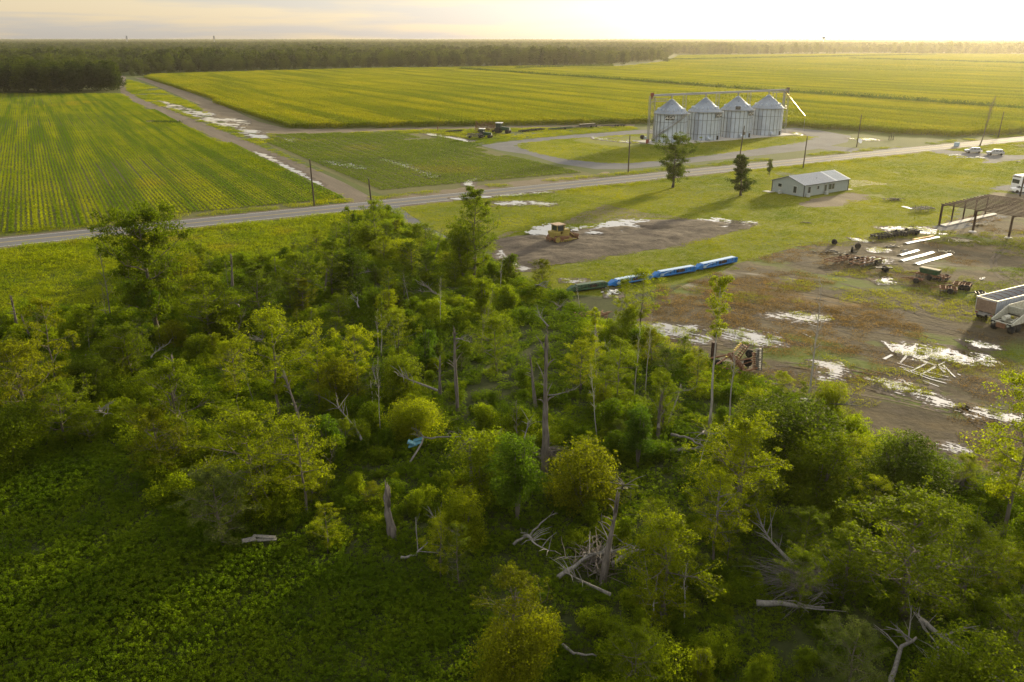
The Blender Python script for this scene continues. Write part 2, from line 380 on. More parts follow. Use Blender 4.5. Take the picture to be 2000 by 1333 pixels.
# fields
P_SOY = [(-500, 181), (236, 183), (262, 200), (340, 235), (415, 269), (488, 299), (560, 334), (620, 362), (668, 386), (600, 402), (500, 417), (0, 462), (-500, 510)]
P_MID = [(545, 262), (700, 260), (850, 258), (868, 264), (920, 282), (980, 299), (1040, 318), (1120, 330), (1160, 341), (1100, 352), (900, 374), (760, 387), (700, 362), (620, 327), (530, 287), (515, 275)]
P_CORN = [(284, 153.5), (372, 180.5), (442, 208.5), (506, 236.5), (562, 250.5), (640, 252), (850, 247.5), (1240, 242.5), (1400, 241), (1530, 247), (1750, 262), (1875, 267), (2000, 261), (2250, 247), (2250, 134), (2000, 108), (1800, 106.5), (1600, 107.5), (1330, 110), (1310, 122), (1215, 133), (1000, 132), (860, 135), (700, 137), (500, 142.5), (300, 149)]
sheet_p('field', P_SOY, .006, M['field_soil'])
sheet_p('field', P_MID, .009, M['field_soil'])
sheet_p('field', P_CORN, .005, M['field_soil'])
P_LAWN = [(775, 401), (1100, 372), (1220, 359), (1600, 314), (1700, 304), (2000, 277), (2600, 232), (2600, 440), (2000, 395), (1946, 376), (1895, 385), (1838, 442), (1700, 462), (1640, 480), (1560, 482), (1500, 500), (1440, 515), (1350, 550), (1200, 580), (1100, 575), (1000, 530), (960, 490), (880, 465), (850, 450), (810, 425)]
sheet_p('lawn', P_LAWN, .005, M['lawn_soil'])
P_YARD = [(1330, 560), (1440, 516), (1520, 492), (1570, 480), (1690, 468), (1760, 452), (1838, 443), (1850, 430), (1915, 419), (1946, 378), (2300, 400), (2700, 520), (2900, 1120), (2000, 960), (1850, 890), (1700, 850), (1640, 800), (1560, 770), (1480, 740), (1380, 690), (1230, 660), (1215, 635), (1260, 600)]
sheet_p('yard', P_YARD, .010, M['yard'])
P_WOOD = [(-300, 640), (0, 640), (60, 600), (200, 610), (250, 560), (300, 510), (430, 520), (560, 500), (640, 470), (690, 430), (745, 408), (770, 418), (800, 445), (860, 474), (950, 508), (1000, 540), (1080, 575), (1200, 640), (1320, 690), (1470, 745), (1560, 790), (1700, 860), (1830, 900), (2000, 970), (2700, 1150), (2900, 1800), (1000, 1800), (900, 1330), (800, 1200), (640, 1090), (480, 1090), (350, 1010), (250, 900), (120, 860), (-300, 880)]
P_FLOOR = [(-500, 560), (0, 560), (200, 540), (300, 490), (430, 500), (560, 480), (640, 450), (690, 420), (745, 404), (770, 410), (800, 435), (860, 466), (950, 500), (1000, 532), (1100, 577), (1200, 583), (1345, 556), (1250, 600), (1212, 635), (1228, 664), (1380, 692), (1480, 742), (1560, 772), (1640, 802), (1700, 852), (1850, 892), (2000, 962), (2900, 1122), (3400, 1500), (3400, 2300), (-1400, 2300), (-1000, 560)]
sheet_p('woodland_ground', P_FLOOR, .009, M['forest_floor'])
P_MUD = [(965, 470), (1000, 462), (1060, 455), (1150, 446), (1210, 436), (1265, 429), (1370, 429), (1440, 436), (1480, 436), (1470, 446), (1400, 462), (1330, 480), (1200, 500), (1120, 515), (1050, 526), (1010, 520), (985, 500), (975, 485)]
def mudh(V, d):
    n = fbm(V[:, 0]*.25, V[:, 1]*.3)-.5
    return np.clip(d, 0, 4)/4*(.42+.7*n+.25*(fbm(V[:, 0]*.9, V[:, 1]*.9)-.5))*1.0
mudo = blob_mesh('mud_bank', gp(P_MUD), .45, lambda P, d: d+3.5*(fbm(P[:, 0]*.35, P[:, 1]*.35)-.5), .02, M['mud'], mudh); mudo['kind'] = 'structure'
P_BARE = {  # bare earth scrapes on the lawn and field margins
 'bare_soil_a': ([(1555, 397), (1600, 386), (1660, 376), (1700, 381), (1705, 390), (1660, 396), (1640, 404), (1570, 406)], 'dirt'),
 'bare_soil_b': ([(1655, 352), (1690, 353), (1738, 361), (1700, 363), (1665, 366)], 'pale_mud'),
 'bare_soil_c': ([(1905, 385), (1946, 376), (2060, 386), (2060, 402), (1990, 396)], 'dirt'),
 'bare_soil_d': ([(765, 384), (900, 367), (1080, 347), (1165, 341), (1185, 336), (1200, 344), (1120, 354), (900, 377), (770, 392)], 'dirt'),
 'bare_soil_e': ([(380, 205), (420, 210), (480, 236), (520, 256), (540, 262), (540, 270), (500, 262), (440, 240), (400, 222)], 'dirt'),
 'bare_soil_f': ([(1120, 272), (1160, 268), (1240, 266), (1270, 276), (1240, 290), (1170, 284), (1130, 279)], 'pale_mud'),
 'bare_soil_g': ([(1180, 400), (1350, 430), (1290, 425), (1140, 436), (1060, 446), (980, 460), (970, 470), (990, 455), (1080, 438)], 'dirt'),
}
for k, (pp, mm) in P_BARE.items():
    o = blob_mesh('bare_soil', gp(pp), .6, lambda P, d: d+3.0*(fbm(P[:, 0]*.3, P[:, 1]*.3)-.52), .016, M[mm]); o['kind'] = 'structure'
# puddles: irregular sheets of standing water; a few carry rims of grass islands
PUD = [  # (photo outline, cell, roughness amplitude, noise freq)
 ([(303, 195), (330, 200), (372, 212), (398, 220), (420, 232), (470, 236), (490, 245), (478, 250), (430, 247), (400, 236), (360, 222), (325, 207)], .35, 4.2, .10),
 ([(455, 248), (500, 252), (527, 268), (520, 277), (490, 266), (468, 256)], .35, 2.5, .15),
 ([(491, 296), (520, 301), (552, 318), (600, 344), (634, 363), (626, 364), (590, 346), (545, 322), (508, 306)], .25, .9, .25),
 ([(546, 267), (572, 270), (585, 278), (560, 277)], .25, 1.2, .4),
 ([(826, 259), (860, 263), (917, 274), (935, 277), (912, 278.5), (870, 270), (838, 264)], .3, 1.0, .3),
 ([(835, 340), (858, 343), (855, 350), (836, 347)], .2, .8, .6),
 ([(905, 355), (930, 350), (925, 365), (908, 362)], .2, 1.2, .6),
 ([(630, 315), (700, 322), (728, 330), (700, 330), (640, 322)], .25, 2.6, .5),
 ([(740, 308), (790, 320), (860, 346), (850, 350), (800, 330), (745, 314)], .2, 1.9, .5),
 ([(1028, 458), (1050, 447), (1070, 441), (1105, 444), (1118, 456), (1090, 470), (1060, 468), (1040, 463)], .16, 1.3, .55),
 ([(1105, 452), (1150, 444), (1140, 452), (1110, 458)], .15, 1.0, .6),
 ([(1148, 456), (1166, 449), (1182, 456), (1168, 464), (1145, 462)], .15, 1.0, .6),
 ([(1155, 447), (1195, 437), (1235, 432), (1266, 435), (1258, 443), (1225, 453), (1200, 458), (1182, 450)], .16, 1.4, .5),
 ([(1350, 434), (1390, 428), (1445, 434), (1480, 438), (1440, 444), (1400, 446), (1365, 441)], .16, 2.2, .6),
 ([(966, 492), (985, 490), (1000, 500), (1020, 518), (1045, 530), (1020, 530), (985, 512)], .14, 1.1, .8),
 ([(960, 396), (1020, 393), (1085, 398), (1075, 404), (1040, 400), (970, 401)], .18, 1.7, .5),
 ([(880, 388), (1000, 380), (1080, 374), (1080, 376), (1000, 383), (890, 391)], .2, .7, .4),
 ([(1238, 633), (1300, 631), (1350, 640), (1382, 655), (1380, 672), (1340, 660), (1290, 655), (1245, 655)], .12, 1.5, .8),
 ([(1396, 640), (1450, 645), (1500, 652), (1536, 672), (1500, 678), (1450, 674), (1415, 660)], .12, 1.5, .9),
 ([(1488, 616), (1540, 611), (1600, 614), (1634, 628), (1590, 632), (1540, 624)], .12, 1.5, 1.0),
 ([(1596, 705), (1640, 708), (1652, 725), (1630, 745), (1600, 742), (1622, 724)], .11, 1.3, 1.0),
 ([(1726, 668), (1760, 672), (1850, 682), (1890, 695), (1912, 714), (1880, 712), (1830, 706), (1790, 704), (1752, 690)], .11, 1.3, 1.0),
 ([(1690, 738), (1740, 740), (1790, 757), (1830, 775), (1880, 792), (1870, 804), (1800, 780), (1730, 760)], .11, 1.8, 1.1),
 ([(1898, 690), (1930, 695), (1952, 712), (1935, 716), (1910, 706)], .11, 1.2, 1.0),
 ([(1870, 664), (1900, 668), (1952, 678), (1955, 684), (1900, 678)], .12, .8, .7),
 ([(1880, 795), (1960, 805), (2060, 815), (2060, 835), (1950, 825), (1890, 812)], .12, 2.1, 1.0),
 ([(1822, 862), (1870, 873), (1900, 886), (1880, 888), (1840, 875)], .1, 1.0, 1.2),
 ([(1525, 780), (1580, 782), (1620, 792), (1560, 796), (1530, 788)], .1, 1.0, 1.2),
 ([(1708, 445), (1760, 443), (1820, 448), (1850, 458), (1800, 458), (1740, 451)], .15, 1.6, .7),
 ([(1783, 443), (1812, 444), (1806, 449), (1786, 447)], .12, 1.0, .9),
 ([(1658, 464), (1680, 466), (1710, 472), (1690, 474), (1665, 469)], .13, .8, .8),
 ([(1690, 487), (1710, 483), (1738, 489), (1720, 494), (1700, 493)], .12, 1.0, .8),
 ([(1660, 510), (1700, 502), (1742, 508), (1720, 514), (1680, 516)], .12, 1.7, .9),
 ([(1706, 542), (1740, 545), (1755, 555), (1715, 556)], .11, 1.6, 1.0),
 ([(1160, 268), (1240, 277), (1235, 281), (1160, 272)], .3, 1.6, .4),
 ([(1225, 274), (1250, 276), (1262, 280), (1235, 281)], .3, 1.0, .5),
 ([(1655, 270), (1690, 270), (1722, 274), (1700, 276), (1665, 273)], .3, 1.0, .4),
 ([(1545, 258), (1565, 261), (1572, 266), (1552, 264)], .3, .5, .4),
 ([(1178, 565), (1192, 562), (1196, 580), (1215, 574), (1205, 582), (1184, 582)], .1, .6, 1.2),
 ([(1095, 545), (1130, 545), (1150, 552), (1110, 553)], .12, 1.0, 1.0),
]
wz = .05
def pudf(P, d, fr, amp, i, cell):
    # water finds the low places: soft-edged outline, ridges and tussocks standing out of it, drawn out along the wheel marks
    c, s = math.cos(R(-38)), math.sin(R(-38)); U = P[:, 0]*c+P[:, 1]*s; V = -P[:, 0]*s+P[:, 1]*c
    n1 = fbm(P[:, 0]*fr+i*3.1, P[:, 1]*fr*.8, 5)-.5; n2 = fbm(U*.25*fr*3, V*1.3*fr*3+i, 4)-.5; n3 = fbm(P[:, 0]*fr*5+i, P[:, 1]*fr*5, 3)-.5
    return np.minimum(d, 1.3)*.7+amp*n1*1.5+amp*n2*2.1+amp*n3*1.5-.22*amp
for i, (pp, cell, amp, fr) in enumerate(PUD):
    o = blob_mesh('puddle', gp(pp), cell, lambda P, d, fr=fr, amp=amp, i=i: pudf(P, d, fr, amp, i, cell), .42 if i in (9, 10, 11, 12) else (.3 if i == 13 else wz), M['water'])
    o['kind'] = 'structure'
    if i not in (9, 10, 11, 12, 13):   # dark wet margin
        o = blob_mesh('wet_mud', gp(pp), cell*1.8, lambda P, d, fr=fr, amp=amp, i=i: pudf(P, d+.9, fr, amp, i, cell)+.18*amp+.25, .034, M['mud']); o['kind'] = 'structure'
# wheel ruts standing full of water
def rut(pts, w, i):
    P = [G(*p) for p in pts]; L = []; Rr = []
    Q = []
    for a, b in zip(P[:-1], P[1:]):
        n = max(2, int((b-a).length/.4))
        for k in range(n): Q.append(a+(b-a)*k/n)
    for k, p in enumerate(Q[:-1]):
        t = (Q[k+1]-p).normalized(); nn = Vector((-t.y, t.x, 0)); ww = w*(.25+.9*float(vnoise(k*.35+i*7, i*1.7)))
        off = nn*(.15*(float(vnoise(k*.2, i*3.3))-.5)); L.append(p+off+nn*ww); Rr.append(p+off-nn*ww)
    mb = MB(); v = []
    for a, b in zip(L, Rr): v += [(a.x, a.y, wz+.004), (b.x, b.y, wz+.004)]
    f = [(2*k, 2*k+1, 2*k+3, 2*k+2) for k in range(len(L)-1) if vnoise(k*.22+i*5, 40+i) > .22]
    mb.add(v, f); mb.build('rut_water', M['water'])['kind'] = 'structure'
RUTS = [([(1728, 669), (1745, 688), (1790, 702), (1850, 723), (1890, 740)], .22), ([(1768, 672), (1745, 692), (1720, 706)], .2),
 ([(1752, 710), (1800, 725), (1870, 742)], .1), ([(1756, 716), (1820, 738), (1876, 748)], .1), ([(1765, 722), (1815, 741), (1865, 755)], .09),
 ([(1810, 711), (1768, 732)], .13), ([(1845, 708), (1785, 740)], .15), ([(1832, 716), (1852, 735)], .17), ([(1842, 714), (1868, 740), (1878, 736)], .11),
 ([(1790, 673), (1756, 714)], .15), ([(1803, 745), (1850, 762)], .09), ([(1800, 752), (1840, 758), (1845, 764)], .08), ([(1916, 712), (1945, 713)], .1), ([(1925, 702), (1912, 714)], .1),
 ([(1495, 622), (1560, 609), (1610, 606)], .13), ([(1545, 632), (1595, 616), (1640, 622)], .11), ([(1560, 628), (1610, 643)], .08), ([(1565, 651), (1600, 668)], .1), ([(1440, 663), (1500, 676)], .1), ([(1420, 652), (1470, 668)], .1),
 ([(1745, 758), (1765, 747)], .14), ([(1790, 770), (1805, 757)], .12), ([(1808, 781), (1822, 770)], .12), ([(1835, 792), (1862, 783)], .14), ([(1700, 794), (1685, 800)], .08)]
for i, (p, w) in enumerate(RUTS): rut(p, w, i)
# ---------------------------------------------------------------- foliage geometry
def leaves(centres, size, rs, per=1, spread=0.0, up=.35, aspect=.62, jit=.35):
    """leaf quads round each centre; returns (n,4,3)"""
    C = np.repeat(np.asarray(centres, float), per, axis=0); n = len(C)
    if spread: C = C+rs.normal(size=(n, 3))*np.asarray(spread)
    nrm = rs.normal(size=(n, 3)); nrm[:, 2] = nrm[:, 2]+up*np.sign(nrm[:, 2]+.3)*1.5
    nrm /= np.linalg.norm(nrm, axis=1)[:, None]+1e-9
    t = rs.normal(size=(n, 3)); t -= nrm*(t*nrm).sum(1)[:, None]; t /= np.linalg.norm(t, axis=1)[:, None]+1e-9
    b = np.cross(nrm, t); s = size*(1+jit*(rs.rand(n)-.5)*2)[:, None]
    droop = np.array([0, 0, -.25])
    V = np.stack([C-t*s*.5, C+b*s*aspect*.5, C+t*s*.5+droop*s, C-b*s*aspect*.5], 1)
    return V
def tufts(tips, leaf, rs, per, rad):
    """rounded tufts of leaves on the shell of each twig end, facing outwards"""
    n = len(tips); Rr = rad*(.55+.9*rs.rand(n)); C = np.repeat(tips, per, 0); RR = np.repeat(Rr, per)[:, None]; m = len(C)
    d = rs.normal(size=(m, 3)); d[:, 2] = d[:, 2]*.9+.35; d /= np.linalg.norm(d, axis=1)[:, None]
    C = C+d*RR*(.55+.5*rs.rand(m, 1))*np.array([1, 1, .72])
    nrm = d+rs.normal(size=(m, 3))*.55; nrm /= np.linalg.norm(nrm, axis=1)[:, None]+1e-9
    t = rs.normal(size=(m, 3)); t -= nrm*(t*nrm).sum(1)[:, None]; t /= np.linalg.norm(t, axis=1)[:, None]+1e-9
    b = np.cross(nrm, t); s = leaf*(.7+.6*rs.rand(m))[:, None]
    return np.stack([C-t*s*.5, C+b*s*.33, C+t*s*.5+np.array([0, 0, -.2])*s, C-b*s*.33], 1)
def skeleton(rs, h, r0, crown, nb, sub, twig, lvar=.5, lean=(0, 0), wig=.03, upang=.55, base=.10, fork=False):
    """crown(t)->branch length at height fraction t; returns (MB trunk, tip centres)"""
    mb = MB(); pts = []; x = y = 0.0; n = 9
    for i in range(n+1):
        t = i/n; x += rs.normal()*wig*h/n*2; y += rs.normal()*wig*h/n*2
        pts.append(Vector((x+lean[0]*h*t**1.3, y+lean[1]*h*t**1.3, h*.97*t)))
    rad = [max(r0*(1-t)**.8, .025)*(1.25 if i == 0 else 1) for i, t in enumerate(np.linspace(0, 1, n+1))]
    mb.tube(pts, rad, 7)
    def at(t):
        k = min(int(t*n), n-1); return pts[k].lerp(pts[k+1], t*n-k)
    tips = [pts[-1]]
    for i in range(nb):
        t = base+(1-base)*(i+rs.rand()*.8)/nb; t = min(t, .985); L = crown(t)*(.95-lvar/2+lvar*rs.rand())
        if L < .15: continue
        az = i*2.4+rs.rand()*.9; up = upang*(.5+.9*t)+rs.normal()*.12
        d = Vector((math.cos(az), math.sin(az), up)).normalized(); p0 = at(t)
        br = []; q = p0.copy(); m = 4
        for k in range(m+1):
            br.append(q.copy()); d2 = (d+Vector(rs.normal(size=3))*.16+Vector((0, 0, .05*k))).normalized(); q = q+d2*L/m
        rr = max(r0*.38*(1-t)**.5, .02); mb.tube(br, [rr*(1-.8*k/m)+.008 for k in range(m+1)], 4, False)
        tips.append(br[-1])
        for s in range(sub):
            u = .25+.75*(s+rs.rand())/sub; k = min(int(u*m), m-1); b0 = br[k].lerp(br[k+1], u*m-k)
            dd = (d*.5+Vector(rs.normal(size=3))*.8+Vector((0, 0, .3))).normalized(); l2 = twig*(.5+rs.rand())*(1.1-.5*u)*max(L, .8)/2.2
            b1 = b0+dd*l2
            mb.tube([b0, b0.lerp(b1, .5)+Vector(rs.normal(size=3))*.06*l2, b1], [rr*.35+.006, rr*.2+.006, .006], 3, False)
            tips += [b1, b0.lerp(b1, .55)]
    return mb, np.array([tuple(p) for p in tips])
PROTO = {}
def proto(key, seed, h=10, r0=.16, crown=None, nb=16, sub=5, twig=1.2, leaf=.2, per=26, spread=.42, mat='leaf_mid', barkm='bark', drop=0, **kw):
    rs = np.random.RandomState(seed); mb, tips = skeleton(rs, h, r0, crown, nb, sub, twig, **kw)
    if drop: tips = tips[rs.rand(len(tips)) > drop]
    V = tufts(tips, leaf, rs, per, spread*1.15)
    V = V[V[:, :, 2].min(1) > .02]
    me_t = bpy.data.meshes.new('trunk'); me_t.from_pydata(mb.v, [], mb.f); me_t.update(); me_t.materials.append(M[barkm])
    for p in me_t.polygons: p.use_smooth = True
    me_c = quads_mesh('crown', V); me_c.materials.append(M[mat]); PROTO[key] = (me_t, me_c, h)
ov = lambda w, lo=.15, pk=.5: (lambda t: w*max(0, math.sin(math.pi*min(1, max(0, (t-lo)/(1.02-lo)))**(.6 if pk < .5 else 1)))**.7)
proto('broad1', 11, 10, .20, ov(3.3, .0), 24, 6, 1.5, 0.132, 54, .40, 'leaf_mid')
proto('broad2', 12, 10, .18, ov(2.9, -.05), 25, 6, 1.4, 0.125, 54, .38, 'leaf_mid', lean=(.08, .03))
proto('broad3', 13, 10, .17, ov(3.6, .05), 22, 7, 1.6, 0.132, 54, .42, 'leaf_mid', base=.12)
proto('airy1', 21, 10, .10, ov(2.4, .05), 18, 5, 1.2, 0.112, 50, .30, 'leaf_yellow', barkm='bark', base=.12, drop=.12)
proto('airy2', 22, 10, .09, ov(2.1, .0), 18, 5, 1.2, 0.106, 50, .28, 'leaf_yellow', barkm='bark', base=.10, drop=.15, lean=(-.06, .04))
proto('airy3', 23, 10, .11, ov(2.8, .2), 16, 6, 1.4, 0.119, 50, .34, 'leaf_yellow', barkm='bark', base=.24, drop=.1)
proto('slim', 31, 14, .13, lambda t: 1.9*max(0, math.sin(math.pi*min(1, max(0, (t-.62)/.4))))**.6, 14, 5, 1.1, 0.112, 42, .26, 'leaf_yellow', barkm='bark_pale', base=.62, upang=1.3, wig=.02)
proto('slim2', 32, 14, .14, lambda t: 2.6*max(0, math.sin(math.pi*min(1, max(0, (t-.2)/.84))))**.7*(.55+.45*math.sin(t*21)), 15, 6, 1.1, 0.125, 46, .32, 'leaf_mid', barkm='bark_pale', base=.3, wig=.03, upang=.35)
proto('lawn1', 35, 11, .28, lambda t: 3.7*max(0, math.sin(math.pi*min(1, max(0, (t-.10)/.95))))**.5, 24, 9, 1.3, .17, 70, .50, 'leaf_mid', base=.16, upang=.6, lvar=1.0)
proto('lawn2', 36, 10, .2, lambda t: (3.3*(1-t)+.7)*(.65+.35*math.sin(t*23)), 26, 8, 1.1, .16, 60, .42, 'leaf_mid', base=.12, upang=.15, lvar=.9)
def mound(key, seed, r, h, n, leaf_, mat, cone=1.0, stems=6, lumps=14):
    """dense mass of leaves on its outer shell (vine column, round bush)"""
    n = int(n*1.9); leaf = leaf_*.72; rs = np.random.RandomState(seed); L = []
    for i in range(lumps):
        a = rs.rand()*6.28; z = rs.rand()**.9; rr = r*(1-z*cone)*(.35+.5*rs.rand())
        L.append((math.cos(a)*rr, math.sin(a)*rr, h*(.12+.8*z), r*(.55-.25*z*cone)*(.7+.6*rs.rand())))
    C = []
    for (x, y, z, q) in L:
        d = rs.normal(size=(n//lumps, 3)); d /= np.linalg.norm(d, axis=1)[:, None]; d[:, 2] = d[:, 2]*.9+.15
        C.append(np.array([x, y, z])+d*q*(.78+.3*rs.rand(len(d), 1)))
    C = np.concatenate(C); C = C[C[:, 2] > .03]; C = C[rs.rand(len(C)) < 1/16.]; C = C+rs.normal(size=C.shape)*r*.07; V = tufts(C, leaf*1.05, rs, 17, r*.17+.05); V = V[V[:, :, 2].min(1) > .01]
    mb = MB()
    for i in range(stems):
        a = rs.rand()*6.28; mb.tube([(0, 0, 0), (math.cos(a)*r*.2, math.sin(a)*r*.2, h*.45), (math.cos(a)*r*.5*rs.rand(), math.sin(a)*r*.5*rs.rand(), h*.9)], [.09, .06, .02], 5, False)
    me_t = bpy.data.meshes.new('trunk'); me_t.from_pydata(mb.v, [], mb.f); me_t.update(); me_t.materials.append(M['bark'])
    me_c = quads_mesh('crown', V); me_c.materials.append(M[mat]); PROTO[key] = (me_t, me_c, h)
mound('round1', 41, 2.9, 6, 11000, .19, 'leaf_dark', .35)
mound('round2', 42, 2.3, 5, 8000, .18, 'leaf_dark', .5)
mound('column1', 43, 1.6, 8, 9000, .17, 'vine', .55, lumps=22)
mound('column2', 44, 1.3, 6, 6500, .16, 'vine', .4, lumps=18)
mound('bush1', 45, 1.5, 1.9, 2400, .15, 'under', .3, lumps=9)
mound('bush2', 46, 1.2, 2.6, 2400, .15, 'under', .5, lumps=9)
mound('bush3', 47, 1.8, 1.5, 2600, .14, 'under', .2, lumps=12)
def bare(key, seed, h, r0, nb, sub, crown, barkm='snagwood', snag=False, **kw):
    rs = np.random.RandomState(seed)
    if snag:
        mb = MB(); pts = []; x = y = 0
        for i in range(11):
            x += rs.normal()*.006*h; y += rs.normal()*.006*h; pts.append((x, y, h*i/10))
        rad = [r0*(1.25-.7*i/10)*(1+.16*rs.normal()) for i in range(9)]+[r0*.3, .03]; mb.tube(pts, rad, 9)
        for q in range(5): a = rs.rand()*6.28; z = h*(.72+.22*rs.rand()); mb.tube([(x*.8+math.cos(a)*r0*.3, y*.8+math.sin(a)*r0*.3, z-1), (x*.8+math.cos(a)*r0*.55, y*.8+math.sin(a)*r0*.55, z+.2), (x*.8+math.cos(a)*r0*.6, y*.8+math.sin(a)*r0*.6, z+.75)], [r0*.35, r0*.22, .01], 4)
        mb.tube([(x+.1, y, h*.8), (x+.18, y+.05, h*.97), (x+.15, y, h*1.02)], [r0*.5, r0*.25, .02], 5)
        for i in range(nb):
            a = rs.rand()*6.28; z = h*(.45+.5*rs.rand()); l = .4+1.5*rs.rand(); p = Vector((x*.7, y*.7, z)); q = p+Vector((math.cos(a)*l, math.sin(a)*l, l*.5))
            mb.tube([p, p.lerp(q, .5)+Vector((0, 0, .1)), q], [.08, .05, .02], 4, False)
    else: mb, tips = skeleton(rs, h, r0, crown, nb, sub, 1.1, **kw)
    me = bpy.data.meshes.new('trunk'); me.from_pydata(mb.v, [], mb.f); me.update(); me.materials.append(M[barkm])
    for p in me.polygons: p.use_smooth = True
    PROTO[key] = (me, None, h)
bare('snag1', 51, 8.0, .26, 9, 0, None, snag=True); bare('snag2', 52, 10, .28, 11, 0, None, snag=True); bare('snag3', 53, 4, .26, 1, 0, None, snag=True)
bare('bare1', 54, 12, .11, 13, 7, ov(1.6, .3), upang=1.2, base=.35); bare('bare2', 55, 13, .15, 12, 7, lambda t: 1.4, barkm='bark_pale', base=.45, upang=1.3)
bare('bareroad', 56, 17, .22, 36, 8, lambda t: 2.3*math.sin(math.pi*min(1, max(0, t-.28)/.74))**.7, barkm='bark', base=.3, upang=2.4)
def fartree(key, seed, r, h, n, leaf, nl=12):
    rs = np.random.RandomState(seed); C = []
    for i in range(nl):
        a = rs.rand()*6.28; z = rs.rand(); rr = r*math.sqrt(rs.rand())*.62*(1-.5*z); q = r*(.36+.22*rs.rand())
        d = rs.normal(size=(n//nl, 3)); d /= np.linalg.norm(d, axis=1)[:, None]; C.append(np.array([math.cos(a)*rr, math.sin(a)*rr, h*(.25+.6*z)])+d*q*np.array([1, 1, 1.05])*(.8+.28*rs.rand(len(d), 1)))
    C = np.concatenate(C); C = C[C[:, 2] > .4]; V = leaves(C, leaf, rs, 1, .1)
    mb = MB(); mb.tube([(0, 0, 0), (0, 0, h*.7)], [.35, .15], 5)
    b = np.array(mb.v); me = quads_mesh('crown', V); me.materials.append(M['far'])
    mt = bpy.data.meshes.new('trunk'); mt.from_pydata(mb.v, [], mb.f); mt.materials.append(M['bark']); PROTO[key] = (mt, me, h)
for i in range(5): fartree('far%d' % i, 60+i, 6.2+.5*(i % 3), 20, 1500, .95)
for i in range(3): fartree('vfar%d' % i, 70+i, 7.5, 19, 320, 2.2, 7)
# ---------------------------------------------------------------- scatter (stuff only)
def src_obj(me): return bpy.data.objects.new(me.name, me)   # mesh source of a scatter, not itself in the scene
def scatter(name, label, cat, sources, P, rot, scl, z=0.0):
    me = bpy.data.meshes.new(name); n = len(P)
    co = np.zeros((n, 3), np.float32); co[:, :2] = P[:, :2]; co[:, 2] = z
    me.vertices.add(n); me.vertices.foreach_set('co', co.reshape(-1))
    for nm, arr in (('rz', rot), ('sc', scl)):
        a = me.attributes.new(nm, 'FLOAT', 'POINT'); a.data.foreach_set('value', np.asarray(arr, np.float32))
    o = link_mesh(name, me); tag(o, label, cat, kind='stuff')
    ng = bpy.data.node_groups.new(name, 'GeometryNodeTree')
    ng.interface.new_socket('Geometry', in_out='INPUT', socket_type='NodeSocketGeometry'); ng.interface.new_socket('Geometry', in_out='OUTPUT', socket_type='NodeSocketGeometry')
    gi = ng.nodes.new('NodeGroupInput'); go = ng.nodes.new('NodeGroupOutput'); iop = ng.nodes.new('GeometryNodeInstanceOnPoints'); j = ng.nodes.new('GeometryNodeJoinGeometry')
    for s in sources:
        oi = ng.nodes.new('GeometryNodeObjectInfo'); oi.inputs['Object'].default_value = src_obj(s); oi.inputs['As Instance'].default_value = True
        ng.links.new(oi.outputs['Geometry'], j.inputs[0])
    def attr(nm):
        a = ng.nodes.new('GeometryNodeInputNamedAttribute'); a.data_type = 'FLOAT'; a.inputs['Name'].default_value = nm; return a.outputs['Attribute']
    ng.links.new(gi.outputs[0], iop.inputs['Points']); ng.links.new(j.outputs[0], iop.inputs['Instance']); iop.inputs['Pick Instance'].default_value = True
    cx = ng.nodes.new('ShaderNodeCombineXYZ'); ng.links.new(attr('rz'), cx.inputs[2]); ng.links.new(cx.outputs[0], iop.inputs['Rotation'])
    ng.links.new(attr('sc'), iop.inputs['Scale'])
    rv = ng.nodes.new('FunctionNodeRandomValue'); rv.data_type = 'INT'; rv.inputs[4].default_value = 0; rv.inputs[5].default_value = len(sources)-1
    ng.links.new(rv.outputs[2], iop.inputs['Instance Index'])
    ng.links.new(iop.outputs[0], go.inputs[0])
    m = o.modifiers.new('scatter', 'NODES'); m.node_group = ng; return o
KEEP = []   # clear ground round fallen wood so that it shows: (x, y, r), reaching towards the viewer's side
def keep(px, py, r):
    g = G(px, py); KEEP.append((g.x, g.y-r*.55, r))
for (px, py, r) in ((1075, 640, 5), (1075, 690, 5), (1090, 600, 5), (1965, 1345, 2), (1900, 1310, 2.2), (1840, 1270, 2.2), (1760, 1290, 2), (1500, 1190, 2.2), (1560, 1195, 2.4), (1110, 1130, 2.4), (1160, 1110, 2.6), (1215, 1100, 2.5), (1020, 1065, 2), (1050, 1050, 1.8), (810, 900, 2), (860, 880, 2.4), (920, 890, 2.6), (1110, 1275, 2), (1150, 1285, 2), (1330, 870, 2.4), (1365, 885, 2.2), (800, 1092, 2), (768, 1060, 1.8), (893, 815, 1.8), (1062, 940, 2), (510, 1078, 2.2), (1590, 1165, 3), (455, 710, 2.2), (1870, 975, 2.4), (1320, 830, 2), (1384, 845, 1.6), (1425, 842, 1.6), (1572, 812, 1.6), (190, 697, 1.6), (1285, 865, 1.5), (1400, 715, 3), (1440, 735, 3), (1475, 730, 3)): keep(px, py, r)
def clear_of_keep(P, f=1.0):
    k = np.ones(len(P), bool)
    for x, y, r in KEEP: k &= np.hypot(P[:, 0]-x, (P[:, 1]-y)*.8) > r*f
    return k
def visible(P, margin=1.12, far=1e9):
    """keep points a camera here, or a step aside, could see"""
    z = P[:, 1]*CP+H*SP; return (P[:, 1] > 22) & (np.abs(P[:, 0]) < z*1000/FPX*margin+20) & (P[:, 1] < far)
